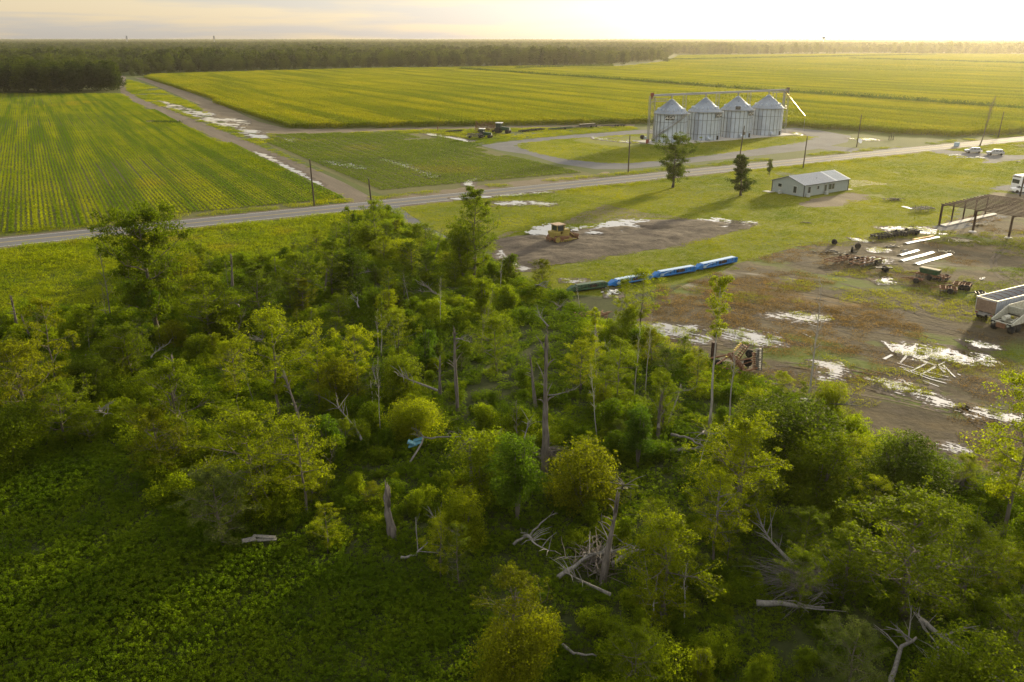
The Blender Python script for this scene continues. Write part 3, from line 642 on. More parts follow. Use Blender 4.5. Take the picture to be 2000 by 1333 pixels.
def grid(poly, step, rs, jit=.0, ang=0.0):
    a = np.array([p[:2] for p in poly]); ca, sa = math.cos(ang), math.sin(ang); q = a@np.array([[ca, -sa], [sa, ca]])
    x0, y0 = q.min(0); x1, y1 = q.max(0)
    X, Y = np.meshgrid(np.arange(x0, x1, step), np.arange(y0, y1, step), indexing='ij'); P = np.stack([X.ravel(), Y.ravel()], 1)
    if jit: P = P+rs.uniform(-jit, jit, P.shape)*step
    P = P@np.array([[ca, sa], [-sa, ca]]); return P[inside(P, poly) & visible(P)]
def not_in(P, polys, marg=0):
    k = np.ones(len(P), bool)
    for pl in polys: k &= polydist(P, pl) < -marg if marg else ~inside(P, pl)
    return P[k]
def off_road(P, w=5.2):
    d = (P[:, 0]-r0.x)*RN.x+(P[:, 1]-r0.y)*RN.y; return P[np.abs(d) > w]
def tile(name, mat, seed, size, kind, n=200, leaf=.2, h=.5, rows=4, up=.2, asp=.6):
    rs = np.random.RandomState(seed); s2 = size/2
    if kind == 'rows':
        C = []
        for r in range(rows):
            y = -s2+(r+.5)*size/rows; k = n//rows; x = rs.uniform(-s2, s2, k); zz = rs.rand(k)**.7*h; C.append(np.stack([x, y+rs.normal(size=k)*size/rows*.22*(1.15-zz/h*.6), zz], 1))
        C = np.concatenate(C)
    elif kind == 'tuft':   # separate weed plants, each a rounded head of leaves
        tp = np.stack([rs.uniform(-s2, s2, rows), rs.uniform(-s2, s2, rows), h*(.15+.85*rs.rand(rows)**1.6)], 1)
        V = tufts(tp, leaf, rs, n//rows, .12); C2 = np.stack([rs.uniform(-s2, s2, n//3), rs.uniform(-s2, s2, n//3), rs.rand(n//3)*h*.3], 1)
        V = np.concatenate([V, leaves(C2, leaf, rs, 1, 0, up, asp)]); me = quads_mesh(name, V); me.materials.append(M[mat]); return me
    else:
        C = np.stack([rs.uniform(-s2, s2, n), rs.uniform(-s2, s2, n), rs.rand(n)**.8*h], 1)
        C[:, 2] *= .45+.9*fbm(C[:, 0]*.9+seed, C[:, 1]*.9, 2)
    me = quads_mesh(name, leaves(C, leaf, rs, 1, 0, up, asp)); me.materials.append(M[mat]); return me
# ---------------------------------------------------------------- crops, grass, undergrowth
RS = np.random.RandomState(3)
w_soy, w_mid, w_corn, w_lawn, w_yard, w_wood, w_floor = map(gp, (P_SOY, P_MID, P_CORN, P_LAWN, P_YARD, P_WOOD, P_FLOOR))
w_track, w_head, w_grav, w_isl, w_d2, w_park, w_lane, w_mud = map(gp, (P_TRACK, P_HEAD, P_GRAVEL, P_ISLAND, P_DRIVE2, P_PARK, P_LANE, P_MUD))
w_pud = [gp(p[0]) for p in PUD]
def flips(n, base, rs): return base+np.where(rs.rand(n) > .5, math.pi, 0)
# corn: dark lanes are real gaps between the stands
def lane_mask(P, a, b, w, jit=0):
    a = G(*a); b = G(*b); t = (b-a).normalized(); n = Vector((-t.y, t.x, 0)); d = (P[:, 0]-a.x)*n.x+(P[:, 1]-a.y)*n.y; s = (P[:, 0]-a.x)*t.x+(P[:, 1]-a.y)*t.y
    return (np.abs(d) < w) & (s > -5) & (s < (b-a).length+5)
corn_t = [tile('corn_stand', 'corn', 100+i, 5, 'rows', 560, .55, 2.3, 6, .05, .35) for i in range(4)]
P = grid(w_corn, 5.0, RS, 0, YAW_D)
for a, b, w in (((900, 138), (2060, 225), 5.0), ((1300, 119.5), (1830, 108.5), 8), ((1660, 117), (2030, 127.5), 7), ((1010, 136.5), (1200, 131), 8)):
    P = P[~lane_mask(P, a, b, w)]
# far part of the field: bigger stands
dd = P[:, 1]
near = P[dd < 520]; P2 = P[(dd >= 520) & (P[:, 1] < 900)]; P3 = grid(w_corn, 10.0, RS, 0, YAW_D); P3 = P3[P3[:, 1] >= 900]
for a, b, w in (((900, 138), (2060, 225), 7), ((1300, 119.5), (1830, 108.5), 12), ((1660, 117), (2030, 127.5), 9), ((1010, 136.5), (1200, 131), 10)): P3 = P3[~lane_mask(P3, a, b, w)]
corn_f = [tile('corn_stand', 'corn', 110+i, 10.4, 'rows', 420, 1.1, 2.3, 6, .05, .5) for i in range(3)]
print('corn', len(near), len(P2), len(P3))
Pn = np.concatenate([near, P2])
scatter('corn_field', 'tall corn crop standing in long rows behind the silos', 'corn crop', corn_t, Pn, flips(len(Pn), YAW_D, RS), .9+.25*fbm(Pn[:, 0]*.02, Pn[:, 1]*.02))
scatter('distant_corn_field', 'far end of the corn field fading into golden haze', 'corn crop', corn_f, P3, flips(len(P3), YAW_D, RS), np.full(len(P3), 1.0))
# dark weedy lanes crossing the corn, a little taller than the crop
mg = [tile('weedy_margin', 'leaf_dark', 115+i, 5.0, 'mix', 420, .6, 3.3, 0, .0, .6) for i in range(3)]
Q = []
for a, b, w in (((900, 138), (2060, 225), 1), ((1300, 119.5), (1830, 108.5), 2), ((1660, 117), (2030, 127.5), 2), ((1010, 136.5), (1200, 131), 1)):
    a = G(*a); b = G(*b); t = (b-a).normalized(); n_ = int((b-a).length/3.0)
    for k in range(n_):
        for o_ in range(w): p = a+t*(k*3.0)+Vector((-t.y, t.x, 0))*(o_*4.0+RS.normal()*.3); Q.append((p.x, p.y))
Q = np.array(Q); scatter('field_margin', 'dark weedy lanes crossing the far corn field', 'weeds', mg, Q, RS.rand(len(Q))*6.28, .85+.3*RS.rand(len(Q)))
soy_t = [tile('soybean_rows', 'soy', 120+i, 4.0, 'rows', 520, .24, .36, 5, .45, .7) for i in range(4)]
P = grid(w_soy, 4.0, RS, 0, YAW_D); P = off_road(P, 9.5); k = fbm(P[:, 0]*.02, P[:, 1]*.02)
print('soy', len(P))
P = P[~lane_mask(P, (296, 238), (356, 239), 2.5)]
k = fbm(P[:, 0]*.03, P[:, 1]*.03)
scatter('soybean_field', 'young soybean crop in straight rows left of the dirt track', 'soybean crop', soy_t, P, flips(len(P), YAW_D, RS), .8+.4*k)
soy2 = [tile('soybean_rows', 'soy2', 130+i, 4.0, 'rows', 420, .22, .32, 5, .45, .7) for i in range(4)]
P = grid(w_mid, 4.0, RS, 0, YAW_D); P = off_road(P, 14)
k = fbm(P[:, 0]*.035+7, P[:, 1]*.035); P = P[k > .30]; k = k[k > .30]
scatter('low_crop_field', 'darker low crop in the field between track and gravel drive', 'soybean crop', soy2, P, flips(len(P), YAW_D, RS), .65+.5*k)
# mown lawn and verges
lawn_t = [tile('grass_patch', 'lawn', 140+i, 3.0, 'mix', 520, .12, .11, 0, .1, .35) for i in range(4)]
P_VERGE = [(-500, 560), (0, 512), (200, 492), (500, 452), (700, 424), (745, 404), (700, 410), (500, 434), (0, 483), (-500, 535)]
bare_w = [gp(v[0]) for v in P_BARE.values()]
P = np.concatenate([grid(w_lawn, 2.6, RS, .15), grid(w_isl, 2.6, RS, .15)]); P = off_road(P, 5.8); P = not_in(P, [w_d2, w_park, w_lane, w_mud]+w_pud+[bare_w[0], bare_w[2], bare_w[5]])
k = fbm(P[:, 0]*.05+3, P[:, 1]*.05); P = P[k > .2]
HOUSE = gp([(1512, 374), (1569, 388), (1659, 373), (1608, 362)]); P = not_in(P, [HOUSE])
PADW = gp([(1228, 276), (1290, 288), (1560, 264), (1540, 255), (1262, 262)]); P = not_in(P, [PADW])
print('lawn', len(P))
scatter('lawn_grass', 'mown grass of the farmyard lawn catching the low sun', 'grass', lawn_t, P, RS.rand(len(P))*6.28, .8+.5*RS.rand(len(P)))
tall_t = [tile('grass_clump', 'meadow', 150+i, 2.6, 'mix', 420, .24, .65, 0, .0, .22) for i in range(4)]
P_MEAD = [(-600, 545), (0, 486), (500, 438), (745, 411), (700, 425), (640, 470), (560, 500), (430, 520), (300, 530), (250, 600), (200, 640), (60, 660), (0, 690), (-600, 720)]
P_MEAD2 = [(745, 408), (800, 440), (880, 480), (1000, 530), (1100, 590), (1000, 600), (900, 560), (820, 520), (760, 480), (720, 450)]
P_MEAD3 = [(1235, 655), (1300, 668), (1390, 700), (1480, 745), (1560, 790), (1500, 800), (1400, 760), (1300, 720), (1230, 690)]
P_GV = [(940, 283), (830, 262), (700, 262), (640, 256), (850, 252), (1240, 248), (1250, 254), (1110, 264), (1000, 275)]
P = np.concatenate([grid(gp(p), 1.9, RS, .35) for p in (P_MEAD, P_MEAD2, P_MEAD3)]); P = off_road(P, 6)
k = fbm(P[:, 0]*.07, P[:, 1]*.07)
scatter('meadow_grass', 'knee high sunlit wild grass between road and thicket', 'grass', tall_t, P, RS.rand(len(P))*6.28, .55+1.1*k)
# track verges, ditch and yard margins: patchy grass
P_DITCH = [(250, 156), (300, 170), (380, 205), (440, 245), (520, 262), (545, 262), (515, 283), (530, 292), (620, 330), (725, 385), (760, 392), (722, 396), (640, 360), (540, 312), (430, 262), (330, 218), (270, 195), (246, 182), (247, 160)]
P_DITCH2 = [(180, 184), (238, 183), (262, 201), (340, 236), (415, 270), (488, 300), (560, 335), (620, 363), (668, 388), (700, 400), (690, 407), (600, 413), (560, 418), (640, 388), (600, 370), (480, 312), (400, 274), (320, 240), (250, 206)]
gv_t = [tile('grass_clump', 'lawn', 160+i, 2.6, 'mix', 260, .18, .3, 0, .1, .3) for i in range(3)]
P = np.concatenate([grid(gp(p), 2.2, RS, .35) for p in (P_DITCH, P_DITCH2, P_GV)]+[grid([rline(-250, 5.0), rline(700, 5.0), rline(700, 9.5), rline(-250, 9.5)], 2.2, RS, .3), grid([rline(-250, -8.5), rline(700, -8.5), rline(700, -5), rline(-250, -5)], 2.2, RS, .3)])
P = not_in(off_road(P, 5.6), w_pud+[w_track, w_head, w_grav, w_d2, w_lane]); k = fbm(P[:, 0]*.06+9, P[:, 1]*.06); P = P[k > .36]
scatter('verge_grass', 'rough grass along the road, ditch and track edges', 'grass', gv_t, P, RS.rand(len(P))*6.28, .7+.7*RS.rand(len(P)))
yd_t = [tile('grass_clump', 'lawn', 170+i, 1.6, 'mix', 170, .12, .16, 0, .1, .3) for i in range(3)]
P = not_in(grid(w_yard, 1.3, RS, .45), w_pud); k = fbm(P[:, 0]*.07+1, P[:, 1]*.11+5); P = P[(k > .60) | ((k > .54) & (RS.rand(len(P)) > .6))]
scatter('yard_weeds', 'green weed patches scattered over the bare yard', 'weeds', yd_t, P, RS.rand(len(P))*6.28, .6+.8*RS.rand(len(P)))
rd_t = [tile('reed_clump', 'lawn', 175+i, .9, 'mix', 46, .20, .34, 0, -.1, .2) for i in range(3)]
P = np.concatenate([grid(w, .55, RS, .5) for w in w_pud[17:]]); k = fbm(P[:, 0]*.55+3, P[:, 1]*.8+1, 3); P = P[k > .52]
scatter('reeds', 'sparse grass blades growing up through the shallow puddles', 'grass', rd_t, P, RS.rand(len(P))*6.28, .4+.7*RS.rand(len(P)))
dr_t = [tile('dead_grass_clump', 'dry', 180+i, 1.6, 'mix', 150, .14, .2, 0, .0, .2) for i in range(3)]
P_DRY = [(1290, 560), (1420, 545), (1560, 530), (1700, 580), (1800, 640), (1790, 670), (1650, 690), (1560, 700), (1480, 690), (1540, 665), (1400, 640), (1300, 630), (1260, 600)]
P = not_in(grid(gp(P_DRY), 1.1, RS, .45), w_pud); k = fbm(P[:, 0]*.12+31, P[:, 1]*.12); P = P[k > .40]
P_b = not_in(grid(w_yard, 1.6, RS, .45), w_pud); k = fbm(P_b[:, 0]*.1+13, P_b[:, 1]*.1+2); P = np.concatenate([P, P_b[k > .60]])
scatter('dead_grass', 'brown flattened dead grass on the yard', 'grass', dr_t, P, RS.rand(len(P))*6.28, .6+.8*RS.rand(len(P)))
# weeds of the clearing and floor of the thicket
wd_t = [tile('weed_patch', 'weeds', 190+i, 2.4, 'tuft', 2400, .085, .75, 120, .5, .5) for i in range(5)]
P_CLEAR = [(-600, 850), (120, 850), (250, 890), (350, 1000), (480, 1080), (640, 1080), (800, 1150), (1000, 1240), (1300, 1360), (1400, 2100), (-1200, 2100)]
P = np.concatenate([grid(gp(P_CLEAR), 1.5, RS, .4), grid(w_wood, 2.1, RS, .4)]); k = fbm(P[:, 0]*.11, P[:, 1]*.11)
print('weeds', len(P))
scatter('weeds', 'dark waist high weeds filling the clearing and the floor of the thicket', 'weeds', wd_t, P, RS.rand(len(P))*6.28, .45+.95*k)
P = grid(w_wood, 1.9, RS, .45); k = fbm(P[:, 0]*.09+4, P[:, 1]*.09+8, 3); kk = (k > .44) | (RS.rand(len(P)) > .80); P = P[kk]; k = k[kk]; kk = clear_of_keep(P, .9); P = P[kk]; k = k[kk]
print('bushes', len(P))
scatter('undergrowth', 'tangled vines and low bushes under the trees', 'undergrowth', [PROTO[b][1] for b in ('bush1', 'bush2', 'bush3')], P, RS.rand(len(P))*6.28, (.22+.85*RS.rand(len(P))**1.3)*(.35+1.15*k), -.2)
# far forest: crowns beyond the first rows, out to the horizon
def ring(y0, y1, step, rs):
    out = []; y = y0
    while y < y1:
        w = (y*CP+H*SP)*1000/FPX*1.15+30; x = np.arange(-w, w, step); out.append(np.stack([x+rs.uniform(-.45, .45, len(x))*step, y+rs.uniform(-.5, .5, len(x))*step], 1)); y += step
    return np.concatenate(out)
cornbox = w_corn
FA = ring(960, 2200, 12.5, RS); 
def treeline_y(x):   # front edge of the far forest, from the photo
    pts = [G(*p) for p in ((-200, 160), (235, 151), (300, 147), (500, 140), (700, 135), (860, 133), (1000, 131), (1180, 130), (1300, 121), (1320, 109), (1600, 105), (2000, 106), (2300, 106))]
    return np.interp(x, [p.x for p in pts], [p.y for p in pts])
FA = ring(600, 2300, 12.5, RS); FA = FA[FA[:, 1] > treeline_y(FA[:, 0])+30]
k = fbm(FA[:, 0]*.004, FA[:, 1]*.004, 3); FA = FA[(k > .36) | (FA[:, 1] < 1150)]
FB = ring(2300, 4300, 20, RS); k = fbm(FB[:, 0]*.0025+5, FB[:, 1]*.0025, 3); FB = FB[k > .36]
FC = ring(4300, 9500, 42, RS); k = fbm(FC[:, 0]*.0015+5, FC[:, 1]*.0015, 3); FC = FC[k > .34]
print('far', len(FA), len(FB), len(FC))
FP = np.concatenate([FA, FB, FC]); sc = np.concatenate([(.45+.45*RS.rand(len(FA)))*(.6+.95*fbm(FA[:, 0]*.012, FA[:, 1]*.012, 2)), .75+.5*RS.rand(len(FB)), 1.0+.35*RS.rand(len(FC))+.42*np.clip((FC[:, 1]-5500)/2500, 0, 1)])
scatter('far_forest', 'hazy forest stretching away to the horizon', 'forest', [PROTO['vfar%d' % i][1] for i in range(3)], FP, RS.rand(len(FP))*6.28, sc)
# ---------------------------------------------------------------- building materials
def galv(name, c, stripes=None, rough=.38, metal=.55):
    m, t, b = newmat(name); n = pos_noise(t, .6, 5, .6); col = ramp(t, n, [(.3, tuple(x*.82 for x in c)), (.7, c)])
    b.inputs['Metallic'].default_value = metal; b.inputs['Roughness'].default_value = rough
    t.links.new(col, b.inputs['Base Color'])
    w = N(t, 'ShaderNodeTexWave', wave_type='BANDS', bands_direction='Z'); w.inputs['Scale'].default_value = 3.2
    g = N(t, 'ShaderNodeNewGeometry'); t.links.new(g.outputs['Position'], w.inputs['Vector']); bump(t, b, w.outputs['Fac'], .5, .03); return m
M['galv'] = galv('galvanised_steel', (.50, .57, .66))
M['galv_roof'] = galv('galvanised_roof', (.30, .36, .44), rough=.5)
M['steel'] = solid('steel_grey', (.30, .30, .29), .5, .6, .2)
M['steel_dark'] = solid('dark_seam', (.055, .06, .065), .6, .3, .2)
M['black'] = solid('black_paint', (.012, .014, .013), .6)
M['white'] = solid('white_paint', (.75, .75, .73), .5, var=.08)
M['red'] = solid('red_brown_paint', (.20, .045, .03), .6)
M['yellow_pipe'] = solid('yellow_steel', (.75, .55, .16), .35, .5, .1)
M['siding'] = solid('grey_green_siding', (.29, .33, .32), .6, var=.06)
M['roofing'] = solid('grey_metal_roofing', (.24, .26, .28), .35, .4, .12)
M['trim_grey'] = solid('pale_grey_trim', (.38, .40, .38), .6, var=.08)
M['seam_grey'] = solid('grey_seam_steel', (.12, .13, .14), .5, .5, .15)  # darker grey of the silo rings and seams
M['glass'] = solid('window_glass', (.03, .04, .045), .12, 0, .1, spec=.8)
M['rust'] = solid('rusty_steel', (.16, .075, .04), .85, .1, .45, 3, dirt=(.26, .17, .10))
M['frame_rust'] = solid('red_oxide_beams', (.055, .030, .022), .75, .1, .25)
M['green'] = solid('faded_green_paint', (.03, .085, .04), .6, .1, .3, dirt=(.10, .08, .05))
M['tractor_green'] = solid('tractor_green', (.012, .05, .018), .4, .1, .2)
M['rim_yellow'] = solid('wheel_yellow', (.55, .42, .05), .5)
M['blue'] = solid('blue_machine_paint', (.018, .14, .40), .5, .1, .12, dirt=(.03, .16, .40))
M['blue_top'] = solid('pale_blue_rail', (.34, .46, .58), .4, .3, .1)
M['dozer'] = solid('bulldozer_yellow', (.30, .24, .05), .6, 0, .2, 3, dirt=(.20, .14, .07))
M['dozer_roof'] = solid('rusty_roof_panel', (.38, .28, .18), .7, 0, .25, 3, dirt=(.24, .13, .08))
M['rubber'] = solid('tyre_rubber', (.018, .017, .016), .9)
M['silver'] = solid('silver_car_paint', (.52, .53, .55), .25, .6, .05)
M['alu'] = solid('aluminium_panel', (.55, .58, .64), .35, .5, .12)
M['cream'] = solid('weathered_cream_steel', (.50, .50, .42), .6, .1, .2, 2, dirt=(.30, .26, .18))
M['brown_panel'] = solid('brown_end_panel', (.20, .14, .10), .8, 0, .3, 3)
M['sheet_metal'] = solid('pale_sheet_metal', (.46, .50, .55), .3, .5, .08)
M['orange'] = solid('orange_plank', (.62, .34, .12), .7)
M['pole'] = solid('creosoted_pole', (.055, .042, .03), .9)
M['grey_metal'] = solid('worn_grey_implement', (.16, .15, .13), .6, .3, .4, 3)
M['dark_metal'] = solid('dark_implement_steel', (.035, .035, .035), .6, .4, .4, 3)
M['tarp'] = solid('faded_teal_tarp', (.10, .26, .34), .6)
M['straw'] = solid('bleached_scrap', (.50, .44, .32), .9, var=.3)
# ---------------------------------------------------------------- grain silos
S1 = G(1307, 281.5)+Vector((.18, .98, 0)).normalized()*5.6; S4 = G(1493.5, 266.5)+Vector((.29, .957, 0)).normalized()*5.5
SA = (S4-S1).normalized(); SN = Vector((-SA.y, SA.x, 0)); SYAW = math.atan2(SA.y, SA.x); SR = 5.55; EH = 9.7; RH = 4.1; SPC = (S4-S1).length/3
def sil(k): return S1+SA*SPC*k
pad = [S1-SA*9.5-SN*6.8, S4+SA*8.8-SN*6.8, S4+SA*8.8+SN*7, S1-SA*9.5+SN*7]
mb = MB(); mb.hexa([(p.x, p.y, 0) for p in pad], [(p.x, p.y, .22) for p in pad]); o = mb.build('concrete_pad', M['concrete']); o['kind'] = 'structure'
def make_silo():
    t = thing('grain_silo', '', 'silo')
    mb = MB(); n = 48; mb.lathe((0, 0, .22), [(SR, 0), (SR, EH-.22)], n)
    for k in range(24):
        a = 2*math.pi*k/24; mb.box((math.cos(a)*(SR+.05), math.sin(a)*(SR+.05), EH/2+.1), (.10, .10, EH-.25), a)
    mb.build('wall', M['galv'], t)
    s = MB()
    for z in (2.2, 6.9):
        s.lathe((0, 0, z), [(SR+.12, -.045), (SR+.14, 0), (SR+.12, .045)], n)
    for k in range(24):
        a = 2*math.pi*(k+.12)/24; s.box((math.cos(a)*(SR+.02), math.sin(a)*(SR+.02), EH/2+.1), (.08, .15, EH-.3), a)
    s.build('wind_ring', M['seam_grey'], t)
    r = MB(); r.lathe((0, 0, EH), [(SR+.22, -.12), (SR+.2, .0), (.75, RH-.15), (.75, RH+.1), (.5, RH+.28), (0, RH+.3)], n)
    for k in range(32):
        a = 2*math.pi*k/32; ca, sa = math.cos(a), math.sin(a)
        r.tube([(ca*(SR+.2), sa*(SR+.2), EH+.05), (ca*.85, sa*.85, EH+RH-.1)], .05, 4)
    r.build('roof', M['galv_roof'], t)
    for k in range(16):
        a = 2*math.pi*(k+.5)/16; q = .78; rr = SR*q; z = EH+RH*(1-q)*.96
        v = MB(); v.box((math.cos(a)*rr, math.sin(a)*rr, z+.36), (.55, .42, .62), a); v.box((math.cos(a)*(rr+.25), math.sin(a)*(rr+.25), z+.34), (.22, .46, .35), a); v.build('roof_vent', M['galv'], t)
    for a in (-1.9, -.7, .6, 2.2):
        rr = SR*.38; v = MB(); v.box((math.cos(a)*rr, math.sin(a)*rr, EH+RH*.6+.2), (.45, .4, .4), a); v.build('roof_vent', M['steel_dark'], t)
    w = MB()
    for k in range(48):       # eave walkway with handrail
        a0, a1 = 2*math.pi*k/48, 2*math.pi*(k+1)/48
        for rr, z, th in ((SR+.9, EH-.15, .05), (SR+.9, EH+.85, .035), (SR+.9, EH+.4, .03)):
            if -2.9 < math.atan2(math.sin(a0), math.cos(a0)) < -.1: w.tube([(math.cos(a0)*rr, math.sin(a0)*rr, z), (math.cos(a1)*rr, math.sin(a1)*rr, z)], th, 4)
        if -2.9 < math.atan2(math.sin(a0), math.cos(a0)) < -.1:
            w.box((math.cos(a0)*(SR+.55), math.sin(a0)*(SR+.55), EH-.2), (.7, .78, .05), a0); w.tube([(math.cos(a0)*(SR+.9), math.sin(a0)*(SR+.9), EH-.2), (math.cos(a0)*(SR+.9), math.sin(a0)*(SR+.9), EH+.85)], .025, 4)
    f = MB(); a = -math.pi/2+.05-SYAW*0; x, y = 0, 0
    wk = w.build('eave_walkway', M['steel'], t)
    af = -1.62; fx, fy = math.cos(af)*(SR+1.1), math.sin(af)*(SR+1.1)
    f.lathe((fx-.6, fy, .95), [(.0, -.35), (.62, -.35), (.7, -.2), (.62, .35), (0, .35)], 14, 'X'); f.box((fx+.35, fy+.25, .85), (1.3, .9, .9)); f.box((fx+.2, fy+.75, .8), (.8, 1.0, .6))
    f.build('aeration_fan', M['galv'], t)
    d = MB(); ad = -.95; d.box((math.cos(ad)*(SR+.1), math.sin(ad)*(SR+.1), 1.0), (.3, .9, 1.4), ad); d.build('door', M['black'], t)
    return t
silo = make_silo()
silo_lab = ['galvanised grain silo at the left end, crossed by a diagonal stair', 'galvanised grain silo second from the left, sign at its right edge under the eave', 'galvanised grain silo third from the left with a black plate on its roof edge', 'galvanised grain silo at the right end beside the lattice tower']
SIL = []
for k in range(4):
    t = silo if k == 0 else dup(silo, sil(k), SYAW*.35)
    t.location = sil(k); t.rotation_euler = (0, 0, SYAW*.35); t['label'] = silo_lab[k]; t['group'] = 'row of grain silos'; SIL.append(t)
def text_mesh(txt, size, shear=.25):
    cu = bpy.data.curves.new('t', 'FONT'); cu.body = txt; cu.size = size; cu.align_x = 'CENTER'; cu.align_y = 'CENTER'; cu.extrude = .012; cu.shear = shear
    ob = bpy.data.objects.new('t', cu); me = bpy.data.meshes.new_from_object(ob); bpy.data.objects.remove(ob); return me
def sign(t, ang, z, w, h, txt):
    """board on the silo wall facing world angle `ang`"""
    loc_a = ang-t.rotation_euler.z; p = Vector((math.cos(loc_a)*(SR+.28), math.sin(loc_a)*(SR+.28), z))
    mb = MB(); mb.box((0, 0, 0), (w, .08, h)); b = mb.build('sign_board', M['black'], t); b.location = p; b.rotation_euler = (0, 0, loc_a+math.pi/2)
    me = text_mesh(txt, h*1.0); me.materials.append(M['white']); o = bpy.data.objects.new('lettering', me); COL.objects.link(o); o.parent = b; o.location = (0, -.055, 0); o.rotation_euler = (R(90), 0, 0); o.scale = (1.12, 1, 1)
fc = -math.pi/2-.2
sign(SIL[0], fc-.02, 8.4, 3.1, 1.3, 'AGRI'); sign(SIL[1], fc+.98, 8.5, 2.9, 1.25, 'AGRI'); sign(SIL[2], fc+.98, 8.5, 2.9, 1.25, 'AGRI')
bd = MB(); bd.box((0, 0, 0), (1.7, .1, 1.1)); b = bd.build('roof_plate', M['black'], SIL[2]); la = fc-.0-SIL[2].rotation_euler.z; b.location = (math.cos(la)*(SR+.1), math.sin(la)*(SR+.1), EH+.75); b.rotation_euler = (R(-20), 0, la+math.pi/2)
# stair across the first silo
def wp(k, a, r, z): c = sil(k); return Vector((c.x+math.cos(a)*r, c.y+math.sin(a)*r, z))
st = thing('silo_stair', 'steel stair climbing diagonally across the front of the left silo', 'stair', wp(0, fc-1.1, SR+.9, 0))
lo = st.location.copy(); N_ = 26; A0, A1 = fc-1.25, fc+1.0; Z0, Z1 = .4, EH-.1
tr = MB(); ra = MB()
for k in range(N_):
    a0 = A0+(A1-A0)*k/N_; a1 = A0+(A1-A0)*(k+1)/N_; z0 = Z0+(Z1-Z0)*k/N_; z1 = Z0+(Z1-Z0)*(k+1)/N_
    for rr in (SR+.25, SR+1.0):
        tr.tube([wp(0, a0, rr, z0)-lo, wp(0, a1, rr, z1)-lo], .09, 4); ra.tube([wp(0, a0, rr, z0+.95)-lo, wp(0, a1, rr, z1+.95)-lo], .035, 4)
    tr.box(wp(0, (a0+a1)/2, SR+.6, (z0+z1)/2)-lo, (.75, .5, .05), (a0+a1)/2); ra.tube([wp(0, a0, SR+1.0, z0)-lo, wp(0, a0, SR+1.0, z0+.95)-lo], .025, 4)
tr.build('steps', M['steel'], st); ra.build('handrail', M['steel'], st)
# overhead conveyor, its lattice towers and elevators
CZ = hgt(sil(0), 184.5)
def lattice(mb, base, w, z0, z1, step=1.6, th=.055):
    for sx, sy in ((-1, -1), (1, -1), (1, 1), (-1, 1)): mb.tube([(base.x+sx*w/2, base.y+sy*w/2, z0), (base.x+sx*w/2, base.y+sy*w/2, z1)], th, 4)
    n = int((z1-z0)/step); cs = [(-1, -1), (1, -1), (1, 1), (-1, 1)]
    for k in range(n):
        a = z0+(z1-z0)*k/n; b = z0+(z1-z0)*(k+1)/n
        for q in range(4):
            c0, c1 = cs[q], cs[(q+1) % 4]
            if k % 2: c0, c1 = c1, c0
            mb.tube([(base.x+c0[0]*w/2, base.y+c0[1]*w/2, a), (base.x+c1[0]*w/2, base.y+c1[1]*w/2, b)], th*.6, 3)
            mb.tube([(base.x+c0[0]*w/2, base.y+c0[1]*w/2, b), (base.x+c1[0]*w/2, base.y+c1[1]*w/2, b)], th*.6, 3)
e0 = sil(0)-SA*8.6; e1 = sil(3)+SA*9.6
cv = thing('overhead_conveyor', 'long grey conveyor running over the peaks of all four silos', 'conveyor', (e0.x, e0.y, 0)); L0 = Vector((e0.x, e0.y, 0))
rel = lambda p, z: Vector((p.x-L0.x, p.y-L0.y, z))
mb = MB(); mb.tube([rel(e0, CZ), rel(e1, CZ)], .24, 8); mb.build('conveyor_tube', M['steel'], cv)
mb = MB(); mb.tube([rel(e0-SN*.5, CZ-.35), rel(e1-SN*.5, CZ-.35)], .09, 4); mb.tube([rel(e0+SN*.5, CZ-.35), rel(e1+SN*.5, CZ-.35)], .09, 4)
mb.build('conveyor_rails', M['steel'], cv)
for k in range(4):
    mb = MB(); c = sil(k); mb.tube([rel(c, CZ), rel(c, CZ-.8)], .38, 8); mb.tube([rel(c, CZ-.7), rel(c, EH+RH+.1)], .2, 8); mb.build('drop_spout', M['steel'], cv)
for k in (.5, 1.5, 2.5):
    mb = MB(); c = S1+SA*SPC*k+SN*2.2; lattice(mb, rel(c, 0), 1.1, .2, CZ-.3); mb.build('support_tower', M['steel'], cv)
for e in (e0, e1):
    mb = MB(); q = rel(e, CZ+.15); mb.box(q, (.9, .8, 1.1), SYAW); mb.box(q+Vector((0, 0, -.9)), (.5, .5, .8), SYAW); mb.build('drive_head', M['red'] if e is e0 else M['frame_rust'], cv)
for s_, (p0, p1) in enumerate(((e0, sil(0)-SA*2.0), (sil(3)+SA*1.5, e1))):
    mb = MB(); zz = EH+RH-.3 if s_ == 0 else EH+RH+1.0; n = 9
    for o_ in (-.5, .5):
        a, b = rel(p0+SN*o_, 0), rel(p1+SN*o_, 0)
        for dz in (0, .9): mb.tube([a+Vector((0, 0, zz+dz)), b+Vector((0, 0, zz+dz))], .045 if dz else .08, 4)
        for q in range(n+1):
            c = a.lerp(b, q/n); mb.tube([c+Vector((0, 0, zz)), c+Vector((0, 0, zz+.9))], .03, 4)
    c = rel((p0+p1)/2, zz); mb.box(c, ((p1-p0).length, 1.0, .06), SYAW); mb.build('catwalk', M['steel'], cv)
